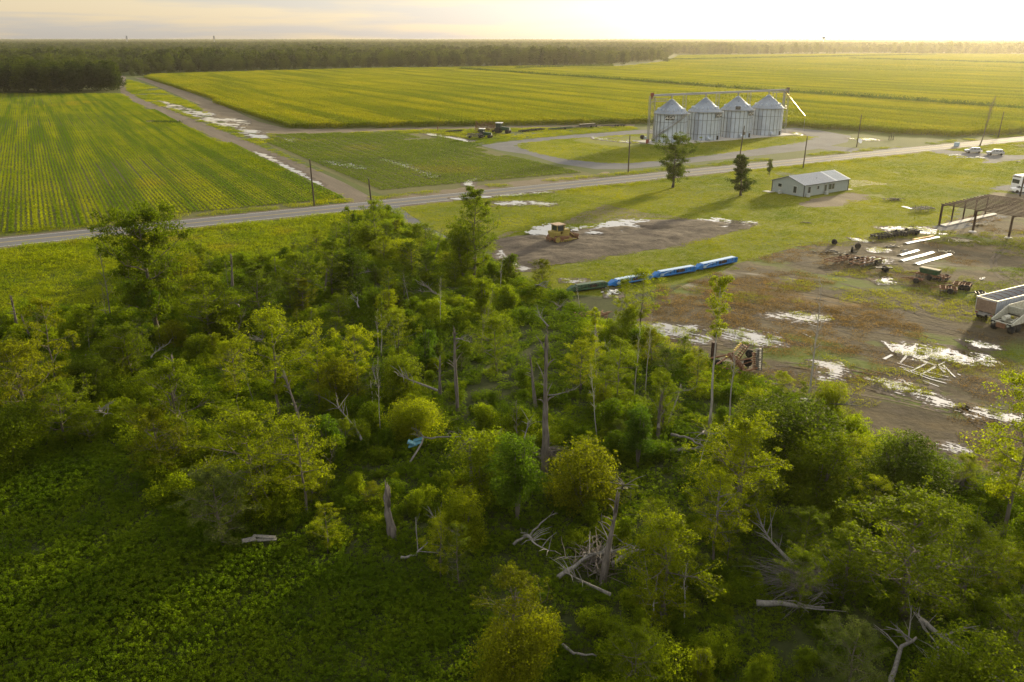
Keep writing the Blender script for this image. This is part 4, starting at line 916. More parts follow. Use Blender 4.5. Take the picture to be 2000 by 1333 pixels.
def tower(loc, label, yellow=False):
    t = thing('elevator_tower', label, 'grain elevator', (loc.x, loc.y, 0)); mb = MB(); lattice(mb, Vector((.3, 0, 0)), 1.5, 0, CZ-.8, 1.5, .07); mb.build('lattice_tower', M['steel'], t)
    mb = MB(); mb.box((-.9, 0, CZ/2), (.2, .3, CZ-.4)); mb.box((-.45, 0, CZ/2), (.18, .3, CZ-.6)); mb.build('bucket_leg', M['steel'], t)
    mb = MB(); mb.box((-.7, 0, .7), (1.1, .8, 1.4)); mb.build('boot', M['red'], t)
    return t
tower(e0, 'lattice elevator tower with red boot at the left end of the silos')
t = tower(e1-SA*.8, 'lattice elevator tower with yellow spout at the right end of the silos')
mb = MB(); mb.tube([(-.3, 0, CZ-.6), (1.6, -.5, CZ-3.0)], .16, 8); mb.tube([(1.6, -.5, CZ-3.0), (7.6, -1.0, CZ-9.4)], .17, 8); mb.build('spout', M['yellow_pipe'], t)
mb = MB(); mb.tube([(7.6, -1.0, CZ-9.4), (7.6, -1.0, .8)], .05, 5); mb.build('spout_end', M['steel'], t)
mb = MB(); mb.tube([(-3.5, 0, .2), (-3.5, 0, CZ-.4)], .12, 6); mb.tube([(-4.6, .5, .2), (-4.6, .5, CZ-.4)], .12, 6); mb.build('down_pipe', M['steel'], t)
fd = thing('blower', 'small grey blower on the pad corner beside the red boot', 'blower', G(1254, 274)+Vector((0, 0, .22)), .3)
mb = MB(); mb.lathe((0, 0, .8), [(0, -.35), (.75, -.35), (.75, .35), (0, .35)], 14, 'Y'); mb.build('fan_housing', M['dark_metal'], fd); mb = MB(); mb.box((1.0, 0, .5), (1.3, .7, .9)); mb.build('motor_box', M['galv'], fd)
# ---------------------------------------------------------------- shed-like house
hA, hB, hC = G(1514.5, 373.5), G(1569, 385.5), G(1655, 372)
ux = (hC-hB).normalized(); LB = (hC-hB).length; WB = abs((hA-hB).dot(Vector((-ux.y, ux.x, 0)))); uy = Vector((-ux.y, ux.x, 0)); hy = math.atan2(ux.y, ux.x)
EVE = hgt(hB, 362.5); RDG = EVE+1.45
hs = thing('house', 'long grey metal sided house with low pitched roof on the lawn', 'house', hB, hy)
mb = MB(); prof = [(0, .05), (WB, .05), (WB, EVE), (WB/2, RDG-.08), (0, EVE)]
mb.add([(x, y, z) for x in (0, LB) for y, z in prof], [(0, 1, 2, 3, 4), (9, 8, 7, 6, 5), (0, 5, 6, 1), (1, 6, 7, 2), (4, 9, 5, 0)]); mb.build('wall', M['siding'], hs)
def roofpart(x0, x1, name, mat, dz=0):
    mb = MB(); o = .3
    for s in (0, 1):
        y0, y1 = (-o, WB/2) if s == 0 else (WB+o, WB/2); z0 = EVE-o*1.45/(WB/2)+.02
        mb.hexa([(x0, y0, z0+dz), (x1, y0, z0+dz), (x1, y1, RDG+dz), (x0, y1, RDG+dz)], [(x0, y0, z0+.1+dz), (x1, y0, z0+.1+dz), (x1, y1, RDG+.1+dz), (x0, y1, RDG+.1+dz)])
        n = int((x1-x0)/.55)
        for k in range(1, n): xx = x0+(x1-x0)*k/n; mb.tube([(xx, y0, z0+.12+dz), (xx, y1, RDG+.12+dz)], .03, 4)
    mb.build(name, mat, hs)
M['roof_light'] = solid('paler_metal_roofing', (.32, .35, .36), .35, .4, .08)
roofpart(-.3, LB*.70, 'roof', M['roofing']); roofpart(LB*.70+.004, LB+.3, 'roof', M['roof_light'], .004)
mb = MB()
for x in (-.01, LB+.01):
    mb.tube([(x, -.3, EVE-.06), (x, WB/2, RDG), (x, WB+.3, EVE-.06)], .07, 4)
for x, y in ((-.02, -.02), (-.02, WB+.02), (LB+.02, -.02)): mb.box((x, y, EVE/2), (.16, .16, EVE))
mb.tube([(0, -.32, EVE-.05), (LB, -.32, EVE-.05)], .06, 4); mb.build('trim', M['steel_dark'], hs)
def window(x, y, z, w, h, face, door=False):
    mb = MB(); d = (w, .1, h) if face == 'y' else (.1, w, h); off = Vector((0, -.05, 0)) if face == 'y' else Vector((-.05, 0, 0))
    mb.box(Vector((x, y, z))+off, d); f = mb.build('door' if door else 'window', M['trim_grey'], hs)
    mb = MB(); d2 = (w-.2, .05, h-.2) if face == 'y' else (.05, w-.2, h-.2); mb.box(Vector((x, y, z))+off*2.2, d2); mb.build('pane', M['glass'], f)
window(1.7, 0, 1.45, 1.0, 1.5, 'y'); window(LB*.30, 0, 1.7, .8, .9, 'y'); window(LB*.47, 0, 1.15, .95, 2.1, 'y', True); window(LB*.57, 0, 1.5, 1.1, 1.4, 'y'); window(LB*.64, 0, 1.5, 1.0, 1.4, 'y')
window(0, WB*.27, 1.35, 1.0, 1.6, 'x'); window(0, WB*.75, 1.8, 1.1, .9, 'x')
for (x, y) in ((-.6, WB*.68), (.8, -.6), (LB*.45, -.7)):
    mb = MB(); mb.box((x, y, .38), (.7, .6, .7)); mb.lathe((x, y, .735), [(0, 0), (.3, 0), (.3, .03), (0, .03)], 12); mb.build('air_conditioner', M['trim_grey'], hs)
mb = MB(); mb.tube([(LB*.4, WB*.2, EVE+.3), (LB*.4, WB*.2, EVE+1.0)], .06, 6); mb.build('vent_pipe', M['steel'], hs)
for (x, y, a, b_) in ((-.9, WB+.2, 1.7, 2.2), (LB+.9, .5, 1.6, 1.6)):
    p = hB+ux*x+uy*y; q = MB(); q.box((p.x, p.y, .06), (a, b_, .12), hy); q.build('concrete_step', M['concrete'])['kind'] = 'structure'
# ---------------------------------------------------------------- steel frame pavilion
F0 = G(1834, 440.5); pb = (G(1970, 464.5)-F0); pbl = pb.length; pb.normalize(); pa = Vector((-pb.y, pb.x, 0))
if pa.x < 0: pa = -pa
PH = hgt(F0, 400); BAY = pbl/2
NB = 5; PL = 4.3
pv = thing('steel_frame', 'open rust brown steel frame shelter with bare purlins and no roofing', 'shelter frame', F0, math.atan2(pb.y, pb.x))
# local x along pb (towards the camera right), local y along pa
sgn = 1 if pa.dot(Vector((-pb.y, pb.x, 0))) > 0 else -1
for i in range(5):
    for j in range(5 if i == 0 else (1 if i < 4 else 5)):
        mb = MB(); x, y = i*BAY, sgn*j*PL; w = .26 if (i > 0 or j == 0) else .18
        mb.box((x, y, PH/2-.1), (w, .06, PH-.2)); mb.box((x-w/2, y, PH/2-.1), (.05, w, PH-.2)); mb.box((x+w/2, y, PH/2-.1), (.05, w, PH-.2)); mb.box((x, y, .05), (w+.3, w+.3, .1)); mb.build('post', M['frame_rust'], pv)
for i in range(5):
    mb = MB(); x = i*BAY; mb.box((x, sgn*PL*2, PH-.22), (.10, PL*4.1, .34)); mb.build('rafter', M['frame_rust'], pv)
for j in range(14):
    mb = MB(); y = sgn*(j*PL*4/13); mb.box((2*BAY-.0, y, PH+.06), (BAY*4.1, .07, .18)); mb.build('purlin', M['frame_rust'], pv)
mb = MB(); mb.hexa([tuple(G(*p))[:2]+(0,) for p in ((1847, 443.6), (1947, 420.5), (1942, 417.5), (1836, 440.8))], [tuple(G(*p))[:2]+(.2,) for p in ((1847, 443.6), (1947, 420.5), (1942, 417.5), (1836, 440.8))]); mb.build('concrete_slab', M['concrete'])['kind'] = 'structure'
for p in ((1899.5, 453), (1970, 465)):
    g = G(*p); mb = MB(); mb.lathe((g.x, g.y, 0), [(.75, 0), (.6, .12), (0, .16)], 9); mb.build('concrete_footing', M['concrete'])['kind'] = 'structure'
sheet_p('gravel_apron', [(1820, 442), (1836, 440), (1847, 444), (1950, 421), (1970, 424), (1880, 447), (1835, 452)], .02, M['gravel'])
# ---------------------------------------------------------------- utility poles
def pole(base, top_y, label, lean=(0, 0), arm=False, box=False):
    b = G(*base); h = hgt(b, top_y); t = thing('utility_pole', label, 'utility pole', b, 0, 'wooden utility poles', lean)
    mb = MB(); mb.tube([(0, 0, 0), (0, 0, h)], [.19, .13], 8); mb.build('pole', M['pole'], t)
    if arm:
        mb = MB(); mb.box((0, -.15, h-1.0), (2.3, .1, .12), YAW_A+1.57); mb.build('cross_arm', M['pole'], t)
    for q in ((-.0, 0, h+.1),): mb = MB(); mb.lathe(q, [(.07, -.1), (.09, 0), (.05, .12), (0, .14)], 6); mb.build('insulator', M['grey_metal'], t)
    if box: mb = MB(); mb.lathe((.3, 0, h-2.2), [(0, 0), (.22, 0), (.24, .5), (.2, .75), (0, .8)], 8); mb.build('transformer', M['grey_metal'], t)
    return t
pole((614, 402.5), 312, 'tall wooden pole by the road left of the dirt track', (0, R(-1.0)))
pole((726, 404), 350, 'short wooden pole beside the dirt track junction', (0, R(-3)))
pole((1227, 338), 265, 'slim wooden pole between gravel drive and road, left of the silos')
pole((1441, 332), 247, 'leaning wooden pole in front of the third silo', (0, R(3.5)), box=True)
pole((1568.5, 328.5), 267, 'wooden pole on the lawn above the grey house', (0, R(1)))
pole((1673, 287.5), 225, 'wooden pole with a cross arm beside a satellite dish', (0, R(1)), arm=True)
pole((1949, 270), 219, 'distant wooden pole beside the corn, right of the bare tree', (0, R(2)))
pole((1992, 384), 336, 'dark wooden pole in front of the white car and camper', (0, R(1)))
t = thing('satellite_dish', 'small white dish on a short post at the foot of a pole', 'satellite dish', G(1677.5, 285)); mb = MB(); mb.tube([(0, 0, 0), (0, 0, 1.1)], .06, 6); mb.build('post', M['steel'], t)
mb = MB(); mb.lathe((0, 0, 0), [(0, 0), (.5, .06), (.85, .22), (.88, .2), (.5, .0), (0, -.05)], 16); o = mb.build('dish', M['white'], t); o.location = (0, 0, 1.5); o.rotation_euler = (R(60), 0, R(20))
for k, (px, lab) in enumerate(((1736, 'leftmost thin'), (1740, 'tallest middle'), (1744, 'rightmost thin'))):
    t = tag(MB().tube([(0, 0, 0), (0, 0, 1.5+.4*(k == 1))], [.16, .12], 6).build('wooden_post', M['pole']), '%s of three dark posts standing in the grass above the road' % lab, 'post', 'posts above the road'); t.location = G(px, 274)
mb = MB(); mb.box((0, 0, .7), (1.6, .5, 1.3)); mb.box((-.5, 0, .15), (.1, .6, .3)); mb.box((.5, 0, .15), (.1, .6, .3)); o = mb.build('propane_tank_box', M['blue_top']); o.name = 'utility_box'; o.location = G(1868, 286.5); tag(o, 'pale blue grey utility box at the roadside above the silver cars', 'utility box')
# ---------------------------------------------------------------- vehicles and machines
def wheel(parent, loc, r, w, rim='rim_yellow', axis='Y', name='wheel', rr=.55):
    mb = MB(); mb.lathe(loc, [(r*.55, -w/2), (r*.9, -w/2), (r, -w*.3), (r, w*.3), (r*.9, w/2), (r*.55, w/2)], 18, axis); t = mb.build(name, M['rubber'], parent, True)
    mb = MB(); mb.lathe(loc, [(0, -w*.36), (r*.3, -w*.42), (r*rr, -w*.40), (r*rr, w*.40), (r*.3, w*.42), (0, w*.36)], 14, axis); mb.build('rim', M[rim], t)
    return t
def span(p0, p1):
    a, b = G(*p0), G(*p1); d = b-a; return (a+b)/2, math.atan2(d.y, d.x), d.length
# bulldozer --------------------------------------------------------------------
c, yw, L = span((1071, 476.5), (1117, 469.5)); c.z = .12
z_ = thing('bulldozer', 'muddy yellow bulldozer with roofed cab parked on the mud bank', 'bulldozer', c, yw)
for s in (-1, 1):
    mb = MB(); prof = [(-1.5, .1), (1.35, .0), (1.75, .35), (1.7, .8), (1.3, .98), (-.9, 1.12), (-1.6, 1.25), (-2.0, .95), (-2.0, .45)]
    mb.prism(prof, s*1.05-.27, s*1.05+.27); tk = mb.build('track', M['rust'], z_)
    mb = MB(); mb.lathe((-1.45, s*1.36, .68), [(0, -.05), (.48, -.05), (.48, .05), (0, .05)], 14, 'Y'); mb.lathe((1.15, s*1.36, .5), [(0, -.05), (.36, -.05), (.36, .05), (0, .05)], 14, 'Y')
    for k in range(4): mb.lathe((-.75+k*.5, s*1.34, .25), [(0, -.04), (.17, -.04), (.17, .04), (0, .04)], 10, 'Y')
    mb.build('track_rollers', M['dozer'], tk)
mb = MB(); mb.box((-.2, 0, .95), (3.2, 1.5, .8)); mb.hexa([(.1, -.6, 1.3), (1.75, -.55, 1.3), (1.75, .55, 1.3), (.1, .6, 1.3)], [(.1, -.55, 2.15), (1.7, -.5, 2.0), (1.7, .5, 2.0), (.1, .55, 2.15)]); mb.box((-1.3, 0, 1.65), (1.2, 2.2, .55)); mb.build('body', M['dozer'], z_, bevel=.03)
mb = MB(); mb.box((1.78, 0, 1.6), (.08, 1.0, .85)); mb.build('grille', M['dark_metal'], z_)
cb = MB()
for x in (-1.25, .15):
    for y in (-.8, .8): cb.box((x, y, 2.35), (.12, .12, 1.3))
cb.box((-.55, 0, 1.95), (1.5, 1.6, .1)); cab = cb.build('cab', M['dozer'], z_)
mb = MB(); mb.box((-.55, 0, 3.06), (1.95, 2.05, .16)); mb.build('cab_roof', M['dozer_roof'], cab, bevel=.04)
mb = MB(); mb.box((-1.2, 0, 2.5), (.03, 1.4, .8)); mb.box((-.55, .79, 2.45), (1.2, .03, .9)); mb.box((-.55, -.79, 2.45), (1.2, .03, .9)); mb.build('window', M['glass'], cab)
mb = MB(); mb.box((-.7, 0, 2.15), (.5, .5, .6)); mb.build('seat', M['black'], cab)
mb = MB(); mb.tube([(1.1, .3, 2.0), (1.1, .3, 2.9), (1.0, .3, 3.0)], .06, 6); mb.build('exhaust', M['rust'], z_)
mb = MB()
for k in range(8):
    a0 = -.5+k*.14; a1 = a0+.14; x0, z0 = 2.9-.35*math.cos(a0*2), .75+a0*.75; x1, z1 = 2.9-.35*math.cos(a1*2), .75+a1*.75
    mb.hexa([(x0, -1.65, z0), (x0+.08, -1.65, z0), (x0+.08, 1.65, z0), (x0, 1.65, z0)], [(x1, -1.65, z1), (x1+.08, -1.65, z1), (x1+.08, 1.65, z1), (x1, 1.65, z1)])
mb.build('blade', M['rust'], z_)
mb = MB()
for s in (-1, 1): mb.tube([(-.2, s*1.42, .5), (2.5, s*1.42, .45)], .11, 6); mb.tube([(1.5, s*.5, 1.6), (2.5, s*.7, .8)], .07, 6)
mb.build('push_arm', M['dozer'], z_)
mb = MB(); mb.box((-2.3, 0, .8), (.5, 1.4, .35)); mb.tube([(-2.4, -.4, .8), (-2.6, -.4, .2)], .07, 5); mb.tube([(-2.4, .4, .8), (-2.6, .4, .2)], .07, 5); mb.build('ripper', M['rust'], z_)
mb = MB()
for y in (-.7, .7): mb.lathe((.32, y, 3.0), [(0, -.06), (.1, -.06), (.1, .06), (0, .06)], 8, 'X')
mb.build('headlight', M['white'], z_)
# long blue and green machine sections -----------------------------------------
def header(p0, p1, label, col, topc, grp):
    c, yw, L = span(p0, p1); t = thing('crop_header', label, 'farm machine', c, yw, grp); h = .88; W2 = .65
    prof = [(-L/2, .35), (-L/2+.5, .12), (L/2-.15, .12), (L/2, .4), (L/2, h), (-L/2+1.0, h), (-L/2+.25, .75)]
    mb = MB(); mb.prism(prof, -W2, W2*.4)
    for k in range(5): x = -L/2+1.4+k*(L-1.9)/4; mb.box((x, -W2-.03, .55), (.12, .1, .8))
    mb.box((L*.02, -W2-.12, .38), (L*.72, .2, .16)); mb.build('body', M[col], t, bevel=.03)
    mb = MB(); mb.box((.35, -W2*.15, h+.05), (L-1.4, .8, .09)); mb.build('top_rail', M[topc], t)
    mb = MB(); mb.box((L*.10, -W2-.03, .62), (L*.2, .08, .55)); mb.build('service_bay', M['dark_metal'], t)
    rb = MB()
    for k in range(4): rb.tube([(L*.03+k*L*.035, -W2-.1, .38), (L*.06+k*L*.035, -W2-.12, .6), (L*.05+k*L*.035, -W2-.1, .8)], .03, 4)
    rb.build('hoses', M['rust'], t)
    mb = MB(); mb.hexa([(-L/2-.5, -.55, .3), (-L/2+.6, -.7, .3), (-L/2+.6, .3, .3), (-L/2-.5, .1, .3)], [(-L/2-.3, -.4, .55), (-L/2+.6, -.7, .95), (-L/2+.6, .3, .95), (-L/2-.3, .1, .55)]); mb.build('divider_nose', M[col], t)
    mb = MB(); mb.tube([(-L/2+.7, -W2-.15, .5), (-L/2+1.9, -W2-.15, .8)], .06, 5); mb.tube([(-L/2+1.9, -W2-.15, .8), (-L*.1, -W2-.15, .95)], .04, 5); mb.box((-L/2+1.1, -W2-.12, .55), (.5, .2, .35)); mb.build('linkage', M[topc], t)
    mb = MB()
    for k in range(9): mb.box((-L/2+1.1+k*(L-1.5)/8, -W2-.012, .56), (.05, .05, .82))
    mb.box((L*.02, -W2-.013, .17), (L-1.3, .05, .06)); mb.build('panel_seam', M['dark_metal'], t)
    for x in (-L*.3, L*.36): wheel(t, (x, .55, .32), .32, .22, 'steel')
g = 'blue and green header sections in a row by the yard'
header((1111, 571), (1182, 561), 'dull green header section at the left end of the blue row', 'green', 'green', g)
header((1190, 560), (1267, 545.5), 'bright blue header section half hidden behind a leafy treetop', 'blue', 'blue_top', g)
header((1275, 544), (1354, 530), 'bright blue header section in the middle of the row, clear of trees', 'blue', 'blue_top', g)
header((1359, 528.5), (1434, 512), 'bright blue header section at the far right end of the row', 'blue', 'blue_top', g)
# wheeled implements -----------------------------------------------------------
def disc_gang(mb, p0, p1, n, r=.28):
    p0, p1 = Vector(p0), Vector(p1); d = (p1-p0).normalized(); mb.tube([p0, p1], .045, 5)
    for k in range(n):
        c = p0.lerp(p1, (k+.5)/n); mb.tube([c-d*.02, c+d*.02, c+d*.07], [r*.98, r, r*.3], 12)
def implement(name, label, cat, p0, p1, W_, matn, seed, discs=0, tines=0, wheels=2, boxc=None, group=None, up=0, rimc='rust'):
    c, yw, L = span(p0, p1); t = thing(name, label, cat, c, yw, group); rs = random.Random(seed)
    mb = MB(); zf = .62
    for y in (-W_/2, 0, W_/2): mb.box((0, y, zf), (L, .12, .14))
    for k in range(4): mb.box((-L/2+.1+k*(L-.2)/3, 0, zf+.003), (.12, W_, .13))
    mb.tube([(-L/2, 0, zf), (-L/2-1.1, 0, .35)], .07, 5); mb.build('frame', M[matn], t)
    if discs:
        mb = MB(); disc_gang(mb, (-L/2, -W_/2, .3), (L/2, -W_/2+.35, .3), discs); disc_gang(mb, (-L/2, W_/2, .3), (L/2, W_/2-.35, .3), discs); mb.build('disc_gang', M['grey_metal' if matn != 'dark_metal' else 'dark_metal'], t)
    if tines:
        mb = MB()
        for k in range(tines):
            x = -L/2+L*(k+.5)/tines; y = rs.choice((-W_/2, 0, W_/2)); mb.tube([(x, y, zf), (x+.12, y-.1, .35), (x, y-.18, .04)], .035, 4)
            if k == 0:
                for yy in (-W_/2, 0, W_/2): mb.tube([(-L/2, yy, zf+.01), (L/2, yy, zf+.01)], .08, 4)
                mb.tube([(0, -W_/2, zf), (0, W_/2, zf)], .08, 4)
            if up: mb.tube([(x, y, zf), (x+rs.uniform(-.1, .1), y, zf+rs.uniform(.2, up))], .03, 4)
        mb.build('tines', M[matn], t)
    if boxc:
        mb = MB(); mb.hexa([(-L*.35, -.35, .8), (L*.35, -.35, .8), (L*.35, .35, .8), (-L*.35, .35, .8)], [(-L*.38, -.55, 1.5), (L*.38, -.55, 1.5), (L*.38, .55, 1.5), (-L*.38, .55, 1.5)]); hp = mb.build('hopper', M[boxc], t)
        mb = MB(); mb.box((0, .05, 1.55), (L*.77, .8, .07)); mb.build('lid', M['straw'], hp)
    for k in range(wheels):
        s = -1 if k % 2 == 0 else 1; wheel(t, (L*(.1+.25*(k//2)), s*(W_/2+.2), .42), .42, .22, rimc)
    return t
implement('disc_harrow', 'long dark disc harrow folded beside the pale puddle', 'harrow', (1706, 467), (1792, 455.5), 1.7, 'dark_metal', 1, 14, 16, 4, up=.9)
implement('chisel_plough', 'rusty chisel plough with four wheels left of the muddy puddle', 'plough', (1618, 517), (1672, 508), 1.8, 'rust', 2, 0, 12, 4)
implement('cultivator', 'rusty cultivator frame overlapping a puddle edge', 'cultivator', (1668, 522), (1716, 510), 2.0, 'rust', 3, 5, 10, 2, up=.5)
implement('trailer_axle', 'bare axle with two dark wheels below the cultivator', 'axle', (1709, 531), (1741, 531), .5, 'dark_metal', 4, 0, 0, 2)
implement('trailer_axle', 'rusty axle with two wheels left of the green seed drill', 'axle', (1775, 550), (1802, 555), .8, 'rust', 5, 0, 3, 2)
implement('seed_drill', 'green seed drill hopper with pale lid on a rusty frame', 'seed drill', (1790, 540), (1838, 550), 1.2, 'rust', 6, 8, 4, 2, 'green')
implement('cultivator', 'rusty row cultivator tangled with wheels, right of the seed drill', 'cultivator', (1826, 545), (1850, 551), 1.5, 'rust', 7, 3, 8, 2, up=.4)
implement('row_cultivator', 'low rusty cultivator nearest the camera in the yard row', 'cultivator', (1833, 569), (1869, 573), 1.6, 'rust', 8, 5, 8, 2)
implement('row_cultivator', 'mustard and rust cultivator behind the low rusty one', 'cultivator', (1860, 561), (1895, 566), 1.9, 'rust', 9, 4, 9, 4, rimc='rim_yellow')
implement('mower', 'small mower and wire hoop left of the white grain trailer', 'mower', (1902, 580), (1925, 582), 1.2, 'dark_metal', 10, 0, 5, 2)
t = MB(); n = 20; t.tube([(math.cos(k*2*math.pi/n)*1.0, math.sin(k*2*math.pi/n)*.8, .25+.1*math.sin(k)) for k in range(n+1)], .05, 4); o = t.build('wire_hoop', M['grey_metal']); o.location = G(1932, 579); tag(o, 'grey wire hoop lying beside the small mower', 'wire hoop')
implement('flat_harrow', 'grey spiked harrow section lying on the lawn by a white sheet', 'harrow', (1785, 414), (1817, 411), 2.2, 'grey_metal', 11, 0, 26, 0, up=.7)
for k, (p, lab) in enumerate((((1675, 486), 'black tyre lying at the grass edge, farther of two'), ((1664, 493), 'rusty wheel lying at the grass edge, nearer of two'), ((1629, 478), 'small dark wheel lying alone near the lawn edge'))):
    t = thing('old_wheel', lab, 'wheel', G(*p), k*1.1); wheel(t, (0, 0, .45), .5, .35, 'rust', name='tyre')
# big abandoned disc harrow in front, with red oxide roller
hp = G(1438, 722); t = thing('abandoned_disc_harrow', 'large folded disc harrow with rusty gangs abandoned in the weeds', 'harrow', hp, 0)
def rel_(px, py, h=0): g_ = G(px, py, h); return Vector((g_.x-hp.x, g_.y-hp.y, h))
mb = MB(); mb.tube([rel_(1388, 700, .9), rel_(1430, 692, .9)], .10, 5); mb.tube([rel_(1400, 712, .7), rel_(1430, 692, .9), rel_(1448, 672, 1.0)], .10, 5); mb.tube([rel_(1430, 692, .8), rel_(1454, 726, .6)], .10, 5); mb.tube([rel_(1454, 726, .6), rel_(1478, 720, .6), rel_(1470, 690, .8)], .10, 5)
mb.tube([rel_(1405, 716, .5), rel_(1452, 730, .4)], .08, 5); mb.tube([rel_(1440, 705, .9), rel_(1472, 700, .9)], .08, 5); mb.tube([rel_(1450, 712, .5), rel_(1470, 706, .9)], .06, 5); mb.build('frame', M['rust'], t)
for (bx, by, dx, dz, n, rr) in ((1456, 731, -2.0, 2.3, 10, .30), (1480, 728, -.15, 2.7, 12, .33), (1472, 727, -.1, 2.2, 9, .22), (1432, 712, 1.2, 2.2, 8, .30)):
    q = rel_(bx, by); mb = MB(); disc_gang(mb, (q.x, q.y, .25), (q.x+dx, q.y+.1, dz), n, rr); mb.tube([(q.x+.45, q.y+.2, .1), (q.x+dx+.45, q.y+.3, dz)], .06, 4)
    for k in range(5): u = (k+.5)/5; mb.tube([(q.x+dx*u, q.y+.05, .25+(dz-.25)*u), (q.x+dx*u+.45, q.y+.22, .15+(dz-.15)*u)], .035, 4)
    mb.build('disc_gang', M['grey_metal' if n == 12 else 'rust'], t)
mb = MB(); q0, q1 = rel_(1434, 684, 1.5), rel_(1446, 671, 1.6)
for k in range(5): c = q0.lerp(q1, k/4); mb.box(c, (.22, .22, .1))
for k in range(2): mb.box(rel_(1419+k*3, 697-k*2, 1.0), (.2, .2, .1))
mb.build('warning_stripe', M['rim_yellow'], t)
mb = MB(); a = rel_(1392, 708, 0); mb.lathe((a.x, a.y, .05), [(0, 0), (.30, 0), (.30, 2.3), (0, 2.3)], 14); mb.build('tank', M['frame_rust'], t)
for p in ((1402, 718), (1460, 716), (1463, 698)): q = rel_(*p); wheel(t, (q.x, q.y, .45), .45, .3, 'rust')
# sheet metal channels on the yard
def sheet_metal(p0, p1, w, label, curve=.12, name='metal_channel'):
    c, yw, L = span(p0, p1); mb = MB(); n = 6; v = []; f = []
    for i, x in enumerate((-L/2, -L*.1, L*.2, L/2)):
        for k in range(n+1):
            y = (k/n-.5)*w; v.append((x, y, .10+curve*math.cos((k/n-.5)*math.pi)+.03*math.sin(i*2)))
    for i in range(3):
        for k in range(n): a = i*(n+1)+k; f.append((a, a+1, a+n+2, a+n+1))
    mb.add(v, f); o = mb.build(name, M['sheet_metal']); m_ = o.modifiers.new('th', 'SOLIDIFY'); m_.thickness = .03; m_.offset = -1; o.location = c; o.rotation_euler = (0, 0, yw); return tag(o, label, 'metal sheet', 'pale sheet metal lengths in the yard')
sheet_metal((1788, 517.5), (1855, 498), .95, 'longest pale metal length, nearest the camera in the yard'); sheet_metal((1760, 511), (1821, 494), .9, 'middle pale metal length between two others'); sheet_metal((1757, 500), (1792, 490), .85, 'shortest pale metal length with a curled dark piece on it')
o = sheet_metal((1760, 495), (1772, 493), .6, 'small dark curled metal piece lying on the shortest length', .3, 'metal_scrap'); o.location.z = .12; o.data.materials.clear(); o.data.materials.append(M['grey_metal'])
sheet_metal((1768, 477), (1832, 464), .9, 'flat pale metal length under an orange plank')
c, yw, L = span((1784, 471.5), (1822, 464)); mb = MB(); mb.box((0, 0, .3), (L, .45, .12)); o = mb.build('plank', M['orange']); o.location = c; o.rotation_euler = (0, 0, yw); tag(o, 'orange plank resting on a pale metal length', 'plank')
c, yw, L = span((1763, 404), (1782, 409)); mb = MB(); mb.box((0, 0, .06), (L, .9, .05)); o = mb.build('roof_panel', M['sheet_metal']); o.location = c; o.rotation_euler = (0, 0, yw); tag(o, 'pale flat panel on the lawn beside the spiked harrow', 'panel')
def scrap(p, w, d, n, matn, label, seed, name='scrap_pile', h=.25, ln=1.0, cat='scrap pile'):
    rs = random.Random(seed); mb = MB()
    for k in range(n):
        a = rs.uniform(0, 3.14); l = ln*rs.uniform(.4, 1); x, y = rs.gauss(0, w/3), rs.gauss(0, d/3); z = rs.uniform(.05, h)
        mb.box((x, y, z), (l, rs.uniform(.06, .16), rs.uniform(.03, .1)), a, Matrix.Rotation(a, 3, 'Z') @ Matrix.Rotation(rs.uniform(-.25, .25), 3, 'Y'))
    o = mb.build(name, M[matn]); o.location = G(*p); return tag(o, label, cat)
scrap((1878, 472), 4.0, 1.8, 40, 'straw', 'pale pile of broken boards on the dirt by the shelter', 1)
scrap((1911, 440), 2.6, 1.2, 26, 'straw', 'small pale scrap pile just inside the shelter frame', 2)
scrap((1848, 493), 1.6, .8, 14, 'straw', 'few pale offcuts beyond the longest metal length', 3)
scrap((1739, 483), 2.2, 1.0, 22, 'grey_metal', 'small grey heap of scrap iron between two puddles', 4)
scrap((1630, 494), 4.5, 1.8, 45, 'dark_metal', 'dark scrap iron lying in the weeds at the yard edge', 5)
scrap((1745, 392), 3.2, 1.2, 60, 'bark', 'dark brush heap on the lawn below the bare soil', 6, 'brush_heap', .5, 1.3, 'brush heap')
scrap((1575, 436), 1.6, .8, 14, 'bark', 'tiny dark brush heap in the middle of the lawn', 7, 'brush_heap', .2, .8, 'brush heap')
scrap((1862, 304), 3.5, 1.2, 16, 'sheet_metal', 'pale sheet scraps on the grass left of the silver cars', 8, ln=1.6); scrap((1897, 309), 7.5, 1.0, 26, 'sheet_metal', 'long pale sheet scraps below the left silver car', 9, ln=2.2)
scrap((1995, 287), 5.0, 2.0, 40, 'straw', 'pale rubble pile on the grass right of the silver cars', 10, h=.7)
scrap((1988, 317), 1.2, .6, 8, 'grey_metal', 'small grey slab at the lower edge of the gravel drive', 11, h=.3)
scrap((1163, 620), 3.0, 1.6, 50, 'rust', 'rusty brown scrap heap in the weeds below the header row', 12, h=.7)
scrap((1196, 574), 1.6, 1.4, 30, 'white', 'white plastic scraps beside the green header section', 13, h=.4, ln=.6)
scrap((1920, 546), .8, .5, 5, 'white', 'white scrap lying alone on the yard above the trailer', 14, ln=.5)
